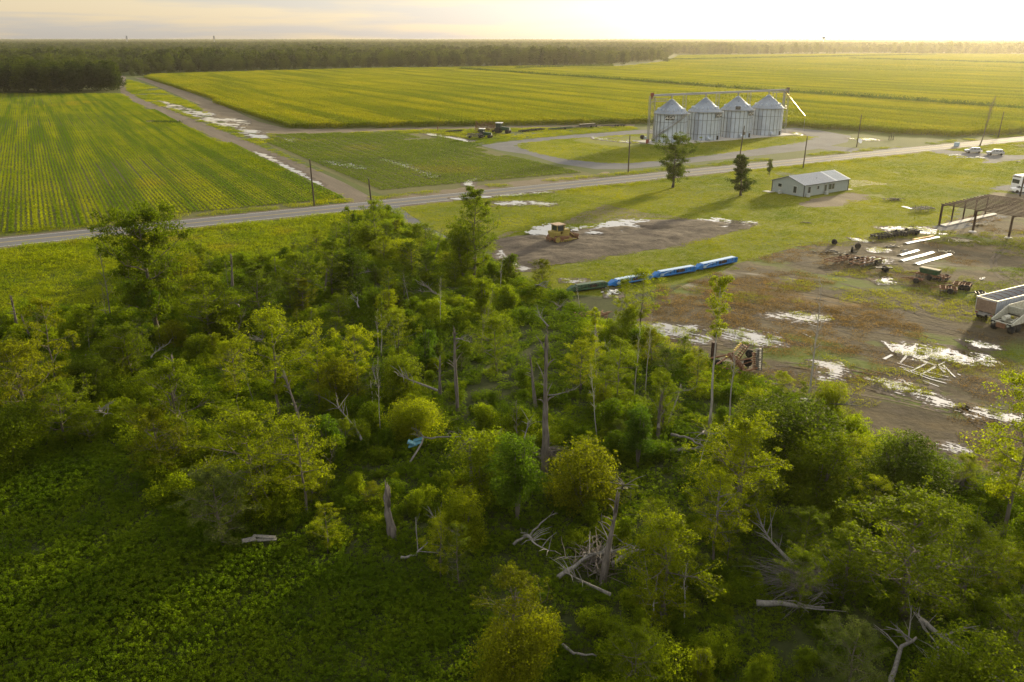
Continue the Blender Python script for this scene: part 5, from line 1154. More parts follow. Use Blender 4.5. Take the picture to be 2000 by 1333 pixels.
# dark bale-like windrow in the soybean field and dark hollow
c, yw, L = span((298, 240), (354, 240.5)); rs_ = np.random.RandomState(8); cc = np.stack([rs_.uniform(-L/2, L/2, 1400), rs_.normal(size=1400)*1.0, rs_.rand(1400)**1.5*.9], 1)
me = quads_mesh('weed_strip', leaves(cc, .35, rs_)); me.materials.append(M['leaf_dark']); o = link_mesh('weed_strip', me); o.location = c; o.rotation_euler = (0, 0, yw); tag(o, 'dark strip of weeds across the soybean rows', 'weed strip')
def wheel_track(pts, w, mat, smooth_=6):
    P_ = [G(*p) for p in pts]; Q = []
    for i in range(len(P_)-1):
        p0, p1, p2, p3 = P_[max(i-1, 0)], P_[i], P_[i+1], P_[min(i+2, len(P_)-1)]
        for k in range(smooth_):
            u = k/smooth_; Q.append(.5*((2*p1)+(p2-p0)*u+(2*p0-5*p1+4*p2-p3)*u*u+(3*p1-p0-3*p2+p3)*u**3))
    Q.append(P_[-1]); v = []
    for i, q in enumerate(Q):
        t = (Q[min(i+1, len(Q)-1)]-Q[max(i-1, 0)]).normalized(); n = Vector((-t.y, t.x, 0)); ww = w*(.6+.7*float(vnoise(i*.5, pts[0][0]*.1))); v += [(q.x+n.x*ww, q.y+n.y*ww, .03), (q.x-n.x*ww, q.y-n.y*ww, .03)]
    mb = MB(); mb.add(v, [(2*i, 2*i+1, 2*i+3, 2*i+2) for i in range(len(Q)-1)]); mb.build('wheel_track', mat)['kind'] = 'structure'
for dx in (0, 9): wheel_track([(2040+dx, 470+dx*.4), (1990+dx, 478+dx*.4), (1955+dx, 490+dx*.3), (1937+dx, 506), (1938+dx, 525-dx*.3), (1955+dx, 543-dx*.6), (1985+dx, 560-dx*.8), (2040+dx, 585-dx)], .22, M['mud'])
rs_t = random.Random(31)
for k in range(22):
    x0, y0 = rs_t.uniform(1330, 1760), rs_t.uniform(540, 760); l = rs_t.uniform(90, 300); sl_ = rs_t.uniform(.10, .30)
    for dx in (0, rs_t.uniform(10, 16)): wheel_track([(x0+dx, y0-dx*.5), (x0+l*.35+dx, y0+l*.35*sl_-dx*.5+rs_t.uniform(-3, 3)), (x0+l*.7+dx, y0+l*.7*sl_*1.1-dx*.5), (x0+l+dx, y0+l*sl_*1.2-dx*.5)], rs_t.uniform(.08, .17), M['mud'] if k % 3 else M['dirt'])
for k in range(8):
    x0, y0 = rs_t.uniform(1480, 1700), rs_t.uniform(480, 560); l = rs_t.uniform(120, 260)
    wheel_track([(x0, y0), (x0+l*.5, y0-l*.04+rs_t.uniform(-4, 4)), (x0+l, y0+l*.03)], rs_t.uniform(.08, .15), M['mud'])
# cars -------------------------------------------------------------------------
def car(name, label, cat, loc, yaw, paint, suv=True, group=None):
    t = thing(name, label, cat, loc, yaw, group); h = 1.72 if suv else 1.5
    body = [(-2.35, .45), (-2.4, .85), (-2.3, 1.05), (-1.35, 1.12), (2.2, 1.1), (2.38, .9), (2.35, .42), (1.9, .32), (-2.0, .32)]
    mb = MB(); mb.prism(body, -.93, .93); mb.build('body', M[paint], t, bevel=.05)
    roof = [(-1.35, 1.1), (-.55, h-.06), (.2, h), (1.7, h-.04), (2.25, 1.1)]
    v = [(x, -.86+.16*(z-1.1)/.6, z) for x, z in roof]+[(x, .86-.16*(z-1.1)/.6, z) for x, z in roof]; n = len(roof)
    mb = MB(); mb.add(v, [tuple(range(n)), tuple(range(2*n-1, n-1, -1))]+[(i+n, (i+1) % n+n, (i+1) % n, i) for i in range(n)]); mb.build('window', M['glass'], t)
    mb = MB(); mb.hexa([(-.6, -.74, h-.07), (1.75, -.74, h-.07), (1.75, .74, h-.07), (-.6, .74, h-.07)], [(-.5, -.68, h+.03), (1.7, -.68, h+.02), (1.7, .68, h+.02), (-.5, .68, h+.03)])
    for x in (-.3, .75, 1.75):
        for s in (-1, 1): mb.tube([(x-.12, s*.87, 1.1), (x, s*.76, h-.03)], .05, 4)
    mb.build('roof', M[paint], t)
    for x in (-1.45, 1.45):
        for s in (-1, 1): wheel(t, (x, s*.84, .36), .36, .24, 'steel', rr=.62)
    for s in (-1, 1):
        mb = MB(); mb.box((-2.34, s*.68, .85), (.12, .35, .16)); mb.build('headlight', M['white'], t)
        mb = MB(); mb.box((2.33, s*.72, .95), (.1, .25, .25)); mb.build('tail_light', M['red'], t)
        mb = MB(); mb.box((-.85, s*1.0, 1.12), (.15, .2, .14)); mb.build('mirror', M[paint], t)
    return t
c, yw, L = span((1885, 299), (1915, 300)); car('parked_car', 'silver car on the gravel drive, left of the two, under the bare tree', 'car', c, yw+.12, 'silver', True, 'silver cars parked on the gravel drive')
c, yw, L = span((1927, 303), (1959, 304)); car('parked_car', 'silver estate car on the gravel drive, right of the two', 'car', c, yw+.05, 'silver', True, 'silver cars parked on the gravel drive')
c, yw, L = span((1979, 376), (2014, 377.5)); car('parked_car', 'white car beside the camper, cut by the picture edge', 'car', c, yw+.1, 'white', False)
c = G(2006, 371)
cp = thing('camper', 'white motorhome with dark front windows at the right picture edge', 'motorhome', c, .25)
mb = MB(); mb.prism([(-3.6, .5), (-3.7, 1.5), (-3.5, 3.3), (-3.2, 3.5), (3.6, 3.5), (3.7, .5)], -1.25, 1.25); mb.build('body', M['white'], cp, bevel=.06)
mb = MB(); mb.box((-3.66, 0, 2.1), (.08, 2.0, .9)); mb.build('windscreen', M['glass'], cp)
for x, w in ((-2.4, .9), (.2, 1.2), (2.2, .9)): mb = MB(); mb.box((x, -1.27, 2.1), (w, .05, .8)); mb.build('window', M['glass'], cp)
mb = MB(); mb.box((-.5, -1.262, 1.2), (5.8, .04, .22)); mb.box((-3.6, 0, 3.2), (.3, 2.2, .25)); mb.build('stripe', M['grey_metal'], cp)
mb = MB(); mb.box((.5, 0, 3.62), (.9, .9, .25)); mb.build('roof_vent', M['white'], cp)
for x in (-2.4, 2.0):
    for s in (-1, 1): wheel(cp, (x, s*1.1, .45), .45, .28, 'steel')
# grain trailers ----------------------------------------------------------------
c0 = G(1935, 622); dirT = (G(2000, 594.5)-G(1903, 619)); 
yT = math.atan2(dirT.y, dirT.x)
rearL = G(1905, 623); rearR = G(1934, 632)
wT = 2.6; c = (rearL+rearR)/2; fx = Vector((math.cos(yT), math.sin(yT), 0))
LT = 12.5; tt = thing('grain_trailer', 'white ribbed grain trailer with open top and brown end panel', 'trailer', c, yT); hT = hgt((rearL+rearR)/2, 585)
hT = min(max(hT, 2.6), 3.3)
mb = MB(); b0, b1 = 1.15, hT; th = .08
for s in (-1, 1): mb.hexa([(.1, s*wT/2-th/2, b0), (LT, s*wT/2-th/2, b0), (LT, s*wT/2+th/2, b0), (.1, s*wT/2+th/2, b0)], [(0, s*wT/2-th/2, b1), (LT, s*wT/2-th/2, b1), (LT, s*wT/2+th/2, b1), (0, s*wT/2+th/2, b1)])
for k in range(24):
    for s in (-1, 1): mb.box((.3+k*(LT-.4)/23, s*(wT/2+.06), (b0+b1)/2), (.05, .05, b1-b0-.1))
mb.box((LT, 0, (b0+b1)/2), (th, wT, b1-b0)); mb.build('side_panel', M['alu'], tt)
mb = MB(); mb.box((.06, 0, (b0+b1)/2-.05), (.08, wT-.1, b1-b0-.2)); mb.build('end_panel', M['brown_panel'], tt)
mb = MB()
for s in (-1, 1): mb.box((LT/2, s*wT/2, b1+.05), (LT+.1, .16, .1))
mb.box((0, 0, b1+.053), (.14, wT-.17, .1)); mb.build('top_rail', M['cream'], tt)
mb = MB(); mb.box((LT/2, 0, b0+.35), (LT-.3, wT-.2, .06)); mb.build('cargo_floor', M['dark_metal'], tt)
for k in range(9): mb = MB(); mb.tube([(.9+k*1.4, -wT/2+.08, b1-.02), (1.3+k*1.4, 0, b1+.10), (1.5+k*1.4, wT/2-.08, b1-.02)], .035, 4); mb.build('tarp_bow', M['rust'], tt)
mb = MB(); mb.box((1.2, 0, .95), (LT*.3, .9, .16)); mb.box((.0, 0, .95), (.12, wT-.2, .3)); mb.build('bumper', M['steel'], tt)
for x in (.9, 2.1):
    for s in (-1, 1): wheel(tt, (x, s*1.0, .5), .5, .5, 'steel')
for s in (-1, 1): mb = MB(); mb.box((-.08, s*.95, .95), (.05, .3, .14)); mb.build('tail_light', M['red'], tt)
rL, rR = G(1938, 644), G(1965, 654); c = (rL+rR)/2; yB = yT+.02; tb = thing('belly_trailer', 'cream bottom dump trailer with sloping sides and white wheels', 'trailer', c, yB); LT = 12; wB = 2.5
mb = MB()
for s in (-1, 1): mb.hexa([(.2, s*wB/2-.05, 1.15), (LT, s*wB/2-.05, 1.0), (LT, s*wB/2+.05, 1.0), (.2, s*wB/2+.05, 1.15)], [(.2, s*wB/2-.05, 1.35), (LT, s*wB/2-.05, 2.6), (LT, s*wB/2+.05, 2.6), (.2, s*wB/2+.05, 1.35)][:1]+[(3.2, s*wB/2-.05, 2.55), (3.2, s*wB/2+.05, 2.55)]+[(.2, s*wB/2+.05, 1.35)]) if False else mb.prism([(.1, 1.1), (LT, 1.0), (LT, 2.6), (3.3, 2.6), (.1, 1.35)], s*wB/2-.05, s*wB/2+.05)
for k in range(12):
    for s in (-1, 1): x = 2.6+k*.8; mb.box((x, s*(wB/2+.08), 1.75), (.06, .07, 1.5))
mb.box((3.4, 0, 1.9), (.08, wB-.12, 1.3), 0, Matrix.Rotation(R(-22), 3, 'Y')); mb.build('body', M['cream'], tb)
mb = MB(); mb.box((LT/2+1.6, 0, 1.45), (LT-3.6, wB-.15, .08)); mb.build('cargo_floor', M['dark_metal'], tb)
mb = MB(); mb.box((1.5, -.9, 1.0), (3.4, .16, .2)); mb.box((1.5, .9, 1.0), (3.4, .16, .2)); mb.box((.5, 0, 1.02), (.2, 2.3, .2)); mb.box((1.7, 0, 1.02), (.2, 1.7, .2)); mb.box((2.6, 0, 1.02), (.2, 1.7, .2)); mb.tube([(1.2, -.5, 1.1), (2.6, -.5, 1.5)], .08, 6); mb.build('chassis', M['cream'], tb)
mb = MB(); mb.lathe((1.6, .35, 1.45), [(0, -.5), (.3, -.5), (.3, .5), (0, .5)], 10, 'X'); mb.build('air_tank', M['cream'], tb)
mb = MB(); mb.box((.02, 0, .85), (.08, 1.1, .6)); mb.build('rear_panel', M['rust'], tb)
for x in (.6, 1.8):
    for s in (-1, 1): wheel(tb, (x, s*1.02, .5), .5, .5, 'white', rr=.5)
for s in (-1, 1): mb = MB(); mb.box((-.02, s*.95, 1.12), (.1, .5, .22)); mb.build('tail_light', M['black'], tb)
# tractors and implements by the corn --------------------------------------------
def tractor(label, loc, yaw, s=1.0):
    t = thing('tractor', label, 'tractor', loc, yaw); t.scale = (s,)*3
    mb = MB(); mb.hexa([(-.4, -.45, .9), (2.3, -.4, .9), (2.3, .4, .9), (-.4, .45, .9)], [(-.4, -.4, 2.0), (2.2, -.33, 1.75), (2.2, .33, 1.75), (-.4, .4, 2.0)]); mb.box((-1.2, 0, 1.1), (1.8, .9, .7)); mb.build('body', M['tractor_green'], t, bevel=.03)
    mb = MB()
    for x in (-1.9, -.4):
        for y in (-.7, .7): mb.box((x, y, 2.3), (.1, .1, 1.4))
    cb_ = mb.build('cab', M['tractor_green'], t)
    mb = MB(); mb.box((-1.15, 0, 2.3), (1.4, 1.3, 1.2)); mb.build('window', M['glass'], cb_)
    mb = MB(); mb.box((-1.15, 0, 3.05), (1.9, 1.7, .16)); mb.build('cab_roof', M['white'], cb_)
    for y in (-1.05, 1.05): wheel(t, (-1.3, y, .95), .95, .6); wheel(t, (1.7, y*.92, .65), .65, .45)
    mb = MB(); mb.tube([(.9, .5, 1.9), (.9, .5, 2.9)], .06, 6); mb.build('exhaust', M['black'], t)
    return t
tractor('green tractor with white roof parked in front of folded rusty implements', G(982, 261), -.35, 1.25)
tractor('dark open tractor with white canopy, nearer and left of the green one', G(948, 270), -.3, 1.05)
def folded(p, w, n, label, seed, h, matn='rust'):
    rs = random.Random(seed); t = thing('folded_cultivator', label, 'cultivator', G(*p), -.1)
    mb = MB()
    for y in (-1, 1): mb.box((0, y, .8), (w, .15, .15))
    for x in (-w/2, -w/6, w/6, w/2): mb.box((x, 0, .803), (.15, 2.1, .14))
    mb.build('frame', M[matn], t)
    for s in (-1, 0, 1):
        mb = MB(); bx = s*w*.3
        for k in range(n):
            x = bx+rs.uniform(-w*.16, w*.16); y = rs.uniform(-1.2, 1.2); z0 = rs.uniform(.6, 1.4); mb.tube([(x, y, z0), (x+rs.uniform(-.4, .4), y+rs.uniform(-.3, .3), z0+rs.uniform(.5, h-z0))], .06, 4)
        for k in range(4): mb.tube([(bx-w*.16, rs.uniform(-1.2, 1.2), rs.uniform(1, h)), (bx+w*.16, rs.uniform(-1.2, 1.2), rs.uniform(1, h))], .08, 4)
        mb.build('folded_wing', M[matn], t)
    for x in (-w*.3, w*.3):
        for y in (-1.2, 1.2): wheel(t, (x, y, .45), .45, .3, 'rust')
folded((950, 258.5), 9.0, 16, 'tall folded rusty cultivator standing behind the tractors', 5, 4.2)
folded((928, 270.5), 6.0, 12, 'low mustard cultivator left of the dark open tractor', 6, 1.7, 'grey_metal')
implement('roller', 'flat dark roller lying alone left of the tractors', 'roller', (874, 259.5), (903, 257.5), 1.6, 'dark_metal', 21, 8, 0, 0)
implement('disc_harrow', 'dark disc harrow in the grass just right of the tractors', 'harrow', (1016, 259), (1061, 254.5), 2.2, 'dark_metal', 22, 16, 14, 2, up=1.0, group='implements parked along the corn')
implement('disc_harrow', 'dark green disc harrow second to the right of the tractors', 'harrow', (1074, 255.5), (1116, 251.5), 2.2, 'green', 23, 16, 14, 2, up=.8, group='implements parked along the corn')
implement('planter', 'grey planter with a small hopper, third to the right of the tractors', 'planter', (1127, 251.5), (1166, 248.5), 2.2, 'grey_metal', 24, 6, 10, 4, 'grey_metal', up=.8, group='implements parked along the corn')
implement('harrow_frame', 'thin harrow frame farthest right along the corn edge', 'harrow', (1176, 249.5), (1223, 247.5), 1.6, 'dark_metal', 25, 0, 10, 4, group='implements parked along the corn')
mb = MB(); mb.tube([(0, 0, 0), (0, 0, 1.7)], .18, 6); mb.box((0, 0, 1.75), (.4, .4, .2)); o = mb.build('hydrant_post', M['rust']); o.location = G(855, 257); tag(o, 'small rusty standpipe at the corn edge left of the dark roller', 'standpipe')
# faint masts on the horizon
def mast(px, py, h, y, label):
    u = (px-1000)/FPX; z = y*CP+H*SP; p = Vector((u*z, y, 0)); t = thing('water_tower' if 'tower' in label else 'radio_mast', label, 'tower', p)
    if 'water' in label:
        mb = MB(); mb.tube([(0, 0, 0), (0, 0, h*.8)], 2.2, 8); mb.build('column', M['white'], t); mb = MB(); mb.lathe((0, 0, h*.8), [(2, 0), (8, 3), (9, 7), (6, 11), (0, 12)], 12); mb.build('tank', M['white'], t)
    else: mb = MB(); lattice(mb, Vector((0, 0, 0)), 3.5, 0, h, 6, .5); mb.build('lattice', M['steel'], t)
mast(1607, 70, 42, 4200, 'tiny water tower on the hazy horizon at the right'); mast(250, 72, 46, 3800, 'tiny radio mast on the horizon, left of the two'); mast(420, 72, 46, 3800, 'tiny radio mast on the horizon, right of the two')
# ---------------------------------------------------------------- trees, one by one
MADE = {}
def tree(key, base, top_y, label, name='broadleaf_tree', cat='tree', group=None, wid=1.0, rz=0, mat=None, tilt=(0, 0), hmax=None, loc=None):
    b = G(*base) if loc is None else loc; me_t, me_c, h0 = PROTO[key]
    h = hgt(b, top_y); h = max(1.2, h)
    if hmax: h = min(h, hmax)
    s = h/h0; t = thing(name, label, cat, b, rz, group, tilt); t.scale = (s*wid, s*wid, s)
    o = bpy.data.objects.new('trunk', me_t); COL.objects.link(o); o.parent = t
    if me_c:
        c = bpy.data.objects.new('crown', me_c); COL.objects.link(c); c.parent = t
        if mat: c.material_slots[0].link = 'OBJECT'; c.material_slots[0].material = M[mat]
    return t
def dead(key, base, top_y, label, name='dead_tree', **kw): return tree(key, base, top_y, label, name, 'dead tree', **kw)
# on the lawn
tree('lawn1', (1313, 367), 276, 'lone dark leafy tree on the lawn directly in front of the first silo', wid=1.12, rz=2.1, mat='leaf_dark')
tree('lawn2', (1447, 383), 303, 'narrow ragged tree on the lawn left of the grey house', wid=1.5, rz=.6, mat='leaf_dark')
tree('column1', (1502, 345.5), 311, 'small purple brown ornamental tree above the grey house', 'small_tree', wid=.85, mat='leaf_grey')
dead('bareroad', (1914, 286.5), 185, 'tall bare tree leaning right beside the silver cars', tilt=(0, R(7)))
tree('broad2', (924, 548), 373, 'tall dark leafy tree at the head of the thicket, left of the bulldozer', wid=.95, rz=1, mat='leaf_mid'); tree('round2', (905, 545), 450, 'dense rounded shrub tree at the foot of the tall tree left of the bulldozer', wid=.9, mat='leaf_mid')
tree('airy1', (683, 500), 404, 'slender tree at the top of the thicket, left of its twin by the road', rz=.4, mat='leaf_mid'); tree('airy3', (735, 500), 392, 'slender tree at the top of the thicket, nearest the dirt track junction', rz=2, mat='leaf_mid')
tree('round2', (760, 468), 440, 'round dark bush standing in bright grass near the road', 'bush', 'bush', wid=.9); tree('round2', (785, 508), 478, 'round dark bush below the first one near the lane', 'bush', 'bush', wid=.9)
tree('lawn1', (312, 655), 434, 'big dark tree standing clear at the upper left of the thicket', wid=.98, rz=.3, mat='leaf_mid')
tree('column2', (262, 668), 545, 'leaning vine covered trunk beside the big upper left tree', 'vine_covered_trunk', wid=.7, tilt=(0, R(25)), mat='vine')
dead('bare1', (225, 665), 470, 'thin bare twin stemmed tree left of the big upper left tree', rz=1, wid=.9); dead('bare1', (213, 662), 560, 'shorter bare stem beside the thin bare tree at upper left', rz=3, wid=.7)
tree('airy1', (112, 790), 582, 'thin crowned tree at the left edge of the meadow', wid=1.05, mat='leaf_olive', rz=1.3); tree('airy2', (20, 760), 592, 'dark drooping tree at the left picture edge above the big mass', mat='leaf_dark', rz=.2)
T = [ # key, base, top, width, material, label
 ('broad1', (60, 905), 676, 1.25, 'leaf_olive', 'huge spreading tree mass at the left picture edge'),
 ('broad3', (130, 915), 755, 1.2, 'leaf_mid', 'broad tree in front of the huge mass at the left edge'),
 ('round1', (25, 950), 800, 1.1, 'leaf_mid', 'dark rounded tree in the corner of the left mass'),
 ('broad2', (355, 985), 708, 1.15, 'leaf_mid', 'tall pointed tree left of centre above the dark clearing'),
 ('broad1', (318, 1010), 800, 1.1, 'leaf_olive', 'rusty tinted tree in front of the tall pointed one, by the clearing'),
 ('broad1', (460, 820), 668, 1.0, 'leaf_yellow', 'light green tree behind the tall pointed one'),
 ('broad3', (260, 790), 640, 1.1, 'leaf_mid', 'low wide tree below the big upper left tree'),
 ('broad1', (415, 720), 540, 1.25, 'leaf_mid', 'wide green tree just right of the big upper left tree'),
 ('broad2', (505, 690), 520, 1.1, 'leaf_dark', 'dark green tree in the upper middle left of the thicket'),
 ('broad3', (590, 650), 498, 1.1, 'leaf_mid', 'mid green tree below the meadow at the upper thicket'),
 ('airy3', (545, 900), 616, 1.15, 'leaf_yellow', 'bright yellow green tree with open crown left of centre'),
 ('airy1', (625, 860), 628, 1.05, 'leaf_yellow', 'bright slender tree next to the open crowned one left of centre'),
 ('airy3', (700, 830), 640, 1.0, 'leaf_yellow', 'bright flat topped tree between the left group and the pale snag'),
 ('broad3', (505, 1075), 818, 1.25, 'leaf_yellow', 'large yellow green tree overhanging the dark clearing'),
 ('broad1', (440, 1130), 925, 1.1, 'leaf_grey', 'grey green tree at the very edge of the dark clearing'),
 ('airy3', (600, 1090), 822, 1.2, 'leaf_yellow', 'gold lit tree with pale limbs right of the large yellow one'),
 ('airy1', (640, 1120), 985, 1.2, 'leaf_yellow', 'small gold tree with a vine wrapped trunk at the clearing corner'),
 ('round1', (430, 690), 585, .9, 'leaf_mid', 'rounded green tree in the second row at upper left'),
 ('broad2', (650, 620), 470, .9, 'leaf_mid', 'bushy tree in the upper neck of the thicket'),
 ('round2', (690, 600), 500, 1.0, 'leaf_dark', 'dark ivy clad tree in the neck of the thicket'),
 ('airy2', (760, 640), 520, 1.1, 'leaf_yellow', 'pale yellow green sapling tree in the neck of the thicket'),
 ('airy3', (780, 760), 610, 1.15, 'leaf_yellow', 'spreading light tree above the pale snag'),
 ('slim2', (745, 745), 585, 1.0, 'leaf_mid', 'slim layered tree between neck and pale snag'),
 ('round1', (820, 900), 780, 1.1, 'leaf_yellow', 'wide sunlit bush tree just left of the pale snag foot'),
 ('broad3', (970, 780), 625, 1.0, 'leaf_mid', 'leafy tree between the two tall snags'),
 ('column1', (945, 690), 545, 1.0, 'leaf_mid', 'vine draped tree above and between the tall snags'),
 ('column1', (1010, 1085), 855, 1.25, 'vine', 'tall vine covered column near the picture centre'),
 ('broad3', (1135, 800), 670, 1.0, 'leaf_yellow', 'layered bright tree right of the double snag'),
 ('airy2', (1140, 990), 845, 1.05, 'leaf_yellow', 'narrow gold tree right of the vine covered column'),
 ('column1', (1245, 960), 800, 1.1, 'vine', 'dark vine covered stump tree right of centre'),
 ('airy1', (1200, 860), 660, 1.1, 'leaf_mid', 'light stemmed tree between double snag and slim poles'),
 ('slim2', (1165, 800), 600, 1.0, 'leaf_yellow', 'thin tree with layered foliage above the double snag'),
 ('airy3', (1250, 700), 532, 1.15, 'leaf_yellow', 'airy tree whose top hides part of a blue header'),
 ('airy1', (1215, 690), 545, 1.0, 'leaf_yellow', 'airy tree left of the one that hides the blue header'),
 ('broad2', (1290, 900), 735, .9, 'leaf_mid', 'leafy tree around a grey trunk right of centre'),
 ('broad1', (1440, 1120), 838, 1.2, 'leaf_yellow', 'prominent golden green tree at the right of the thicket'),
 ('airy3', (1390, 1190), 930, 1.1, 'leaf_yellow', 'open forked tree in front of the prominent golden one'),
 ('round1', (1545, 985), 788, 1.35, 'leaf_dark', 'big dark round tree at the yard side of the thicket'),
 ('broad1', (1640, 1010), 855, 1.1, 'leaf_yellow', 'olive gold tree between the two dark round trees'),
 ('round1', (1745, 1035), 872, 1.3, 'leaf_dark', 'dark round tree at the right, below the muddy yard'),
 ('broad1', (1760, 1290), 985, 1.5, 'leaf_mid', 'very large broad tree filling the lower right'),
 ('broad2', (1640, 1230), 1040, 1.2, 'leaf_mid', 'tree leaning from the left side of the very large lower right one'),
 ('broad3', (1880, 1240), 1030, 1.15, 'leaf_mid', 'tree on the right side of the very large lower right one'),
 ('broad2', (1300, 1290), 1010, 1.2, 'leaf_yellow', 'tall mossy green tree at lower centre right'),
 ('airy3', (1290, 1180), 985, 1.1, 'leaf_mid', 'open tree above the tall mossy one at lower centre right'),
 ('broad2', (1000, 1345), 1130, 1.2, 'leaf_olive', 'feathery olive tree at the bottom centre'),
 ('round1', (1010, 1400), 1215, 1.0, 'leaf_olive', 'low rounded tree at the bottom edge in the centre'),
 ('broad3', (1650, 1420), 1225, 1.0, 'leaf_grey', 'grey green willowy tree at the bottom right'),
 ('airy1', (860, 1180), 1010, 1.2, 'leaf_yellow', 'bright small tree right of the short jagged stump'),
 ('round2', (905, 1090), 975, 1.1, 'leaf_yellow', 'bright low tree left of the vine column foot'),
 ('broad3', (1240, 1420), 1235, .9, 'leaf_mid', 'leafy tree cut by the bottom edge, right of centre'),
 ('column2', (640, 960), 800, .9, 'vine', 'ivy clad trunk right of the large yellow tree'),
 ('column2', (835, 760), 640, .9, 'vine', 'ivy clad stump left of the pale snag'),
 ('broad1', (1950, 1010), 880, 1.1, 'leaf_yellow', 'bright bushy tree at the right edge below the yard'),
 ('broad3', (1880, 985), 890, 1.0, 'leaf_yellow', 'bright bushy tree left of the tall slim one at right'),
 ('round2', (1475, 850), 770, 1.0, 'leaf_yellow', 'low sunlit bush between bare pole tree and harrow'),
 ('round2', (1620, 850), 760, 1.1, 'leaf_yellow', 'sunlit sapling right of the bare pole tree'),
 ('broad3', (1560, 1240), 1085, .9, 'leaf_mid', 'tree half behind the pale fan of dead branches'),
 ('broad2', (1960, 1390), 1170, 1.1, 'leaf_mid', 'tree at the bottom right corner above the fallen trunk'),
 ('broad2', (185, 700), 600, .8, 'leaf_mid', 'small tree in the meadow edge left of the bare stems'),
]
for i, (k, b, ty, w, mt, lab) in enumerate(T): tree(k, (b[0], ty+(b[1]-ty)*.71), ty, lab, wid=w*1.12, rz=i*1.7, mat=mt)
tree('slim', (1384, 842), 543, 'tall slim tree with pale trunk and high yellow green crown', wid=.95, rz=.5, mat='leaf_yellow')
tree('airy3', (1957, 1060), 728, 'tall slim layered tree at the right edge over the muddy yard', wid=1.15, rz=2.5, mat='leaf_yellow')
dead('bare2', (1425, 838), 640, 'slim crooked bare trunk right of the tall slim tree', wid=.7, tilt=(0, R(-9)), rz=1)
dead('bare2', (1572, 808), 548, 'straight pale bare tree in front of the muddy yard', wid=.75, rz=2); dead('bare2', (1584, 812), 680, 'shorter bare stem right beside the straight pale bare tree', wid=.5, rz=4)
dead('snag2', (893, 808), 640, 'thick pale snag with broken branches left of centre', 'snag', wid=.61, rz=2.4); dead('snag1', (1062, 935), 655, 'tall reddish snag at the picture centre', 'snag', wid=.57, rz=1, tilt=(0, R(1)))
dead('snag1', (1047, 800), 690, 'pale leaning snag behind the tall reddish one', 'snag', wid=.68, tilt=(0, R(7)), rz=3); dead('snag3', (768, 1055), 950, 'short jagged grey stump in the lower left centre', 'snag', wid=1.0, tilt=(0, R(-5)))
dead('snag3', (1285, 860), 770, 'grey broken trunk rising from vines right of centre', 'snag', wid=.50); dead('bare2', (1170, 870), 715, 'thin grey leaning stem right of the double snag', wid=.6, tilt=(0, R(-8))); dead('snag2', (612, 905), 720, 'curved grey snag wrapped in leaves left of centre', 'snag', wid=.39, tilt=(0, R(-12)))
dead('bare1', (500, 800), 690, 'forked bare sapling above the large yellow tree', wid=.7, tilt=(0, R(-8))); dead('bare2', (862, 640), 545, 'slim dead stem rising above the upper thicket', wid=.6); dead('bare1', (935, 690), 560, 'leaning bare branchy stem at the upper right of the thicket', wid=.7, tilt=(0, R(14)))
dead('snag3', (540, 545), 505, 'small pale stump standing in the meadow', 'snag', wid=.36); dead('bare2', (745, 850), 700, 'straight grey stem in shade left of the pale snag', wid=.5); dead('bare2', (1240, 790), 640, 'thin grey stem right of the layered bright tree', wid=.5)
dead('snag3', (1895, 1130), 1030, 'pale split trunk right of the very large tree', 'snag', wid=.43); dead('bare2', (1262, 770), 620, 'slim stem standing in front of the long puddle', wid=.5); dead('bare1', (590, 820), 690, 'pale leaning sapling in the left group', wid=.5, tilt=(0, R(-14)))
# fallen trunks and dead branches
def log(pts, r, label, name='fallen_trunk', seed=0, br=4, h=None):
    b = G(*pts[0][:2]); rs = random.Random(seed); P = []
    for p in pts: g = G(p[0], p[1], p[2]); P.append(Vector((g.x-b.x, g.y-b.y, p[2])))
    Q = []
    for a, c in zip(P[:-1], P[1:]):
        for k in range(4): Q.append(a.lerp(c, k/4)+Vector((rs.gauss(0, .05), rs.gauss(0, .05), rs.gauss(0, .04))))
    Q.append(P[-1]); n = len(Q); mb = MB(); mb.tube(Q, [r*(1-.65*k/n)*(1+rs.gauss(0, .05)) for k in range(n)], 8); t = thing(name, label, 'fallen trunk', b)
    mb.build('trunk', M['deadwood'], t, True)
    if br:
        mb = MB()
        for i in range(br):
            k = int(n*(.35+.6*rs.random())); p = Q[min(k, n-1)]; a = rs.uniform(0, 6.28); l = rs.uniform(.8, 2.4); d = Vector((math.cos(a), math.sin(a), rs.uniform(.1, .8))).normalized()
            e = p+d*l; mb.tube([p, p.lerp(e, .5)+Vector((0, 0, rs.uniform(-.1, .2))), e], [r*.35, r*.22, .015], 4, False)
            for j in range(3):
                s = p.lerp(e, .3+.25*j); f = s+(d+Vector((rs.gauss(0, .7), rs.gauss(0, .7), rs.gauss(0, .4)))).normalized()*l*.45; mb.tube([s, f], [r*.14, .01], 3, False)
        mb.build('dead_branches', M['deadwood'], t)
    return t
log([(1965, 1345, .4), (1900, 1290, 1.2), (1840, 1245, 2.0), (1796, 1210, 2.8)], .26, 'thick pale fallen trunk crossing the bottom right corner', seed=1, br=3)
log([(1735, 1345, .5), (1760, 1270, 1.2), (1790, 1245, 1.8)], .16, 'pale forked limb rising left of the thick fallen trunk', seed=2, br=4)
log([(1478, 1178, .8), (1540, 1180, .9), (1610, 1187, .9)], .2, 'straight fallen trunk under the pale fan of branches', seed=3, br=2)
log([(1090, 1128, .7), (1150, 1085, 1.2), (1240, 1068, 1.6)], .16, 'long bare fallen trunk with many twigs in the lower centre', seed=4, br=12)
log([(1198, 1100, .9), (1230, 1080, 1.3), (1260, 1074, 1.5)], .14, 'short pale log just right of the long bare fallen trunk', seed=5, br=1)
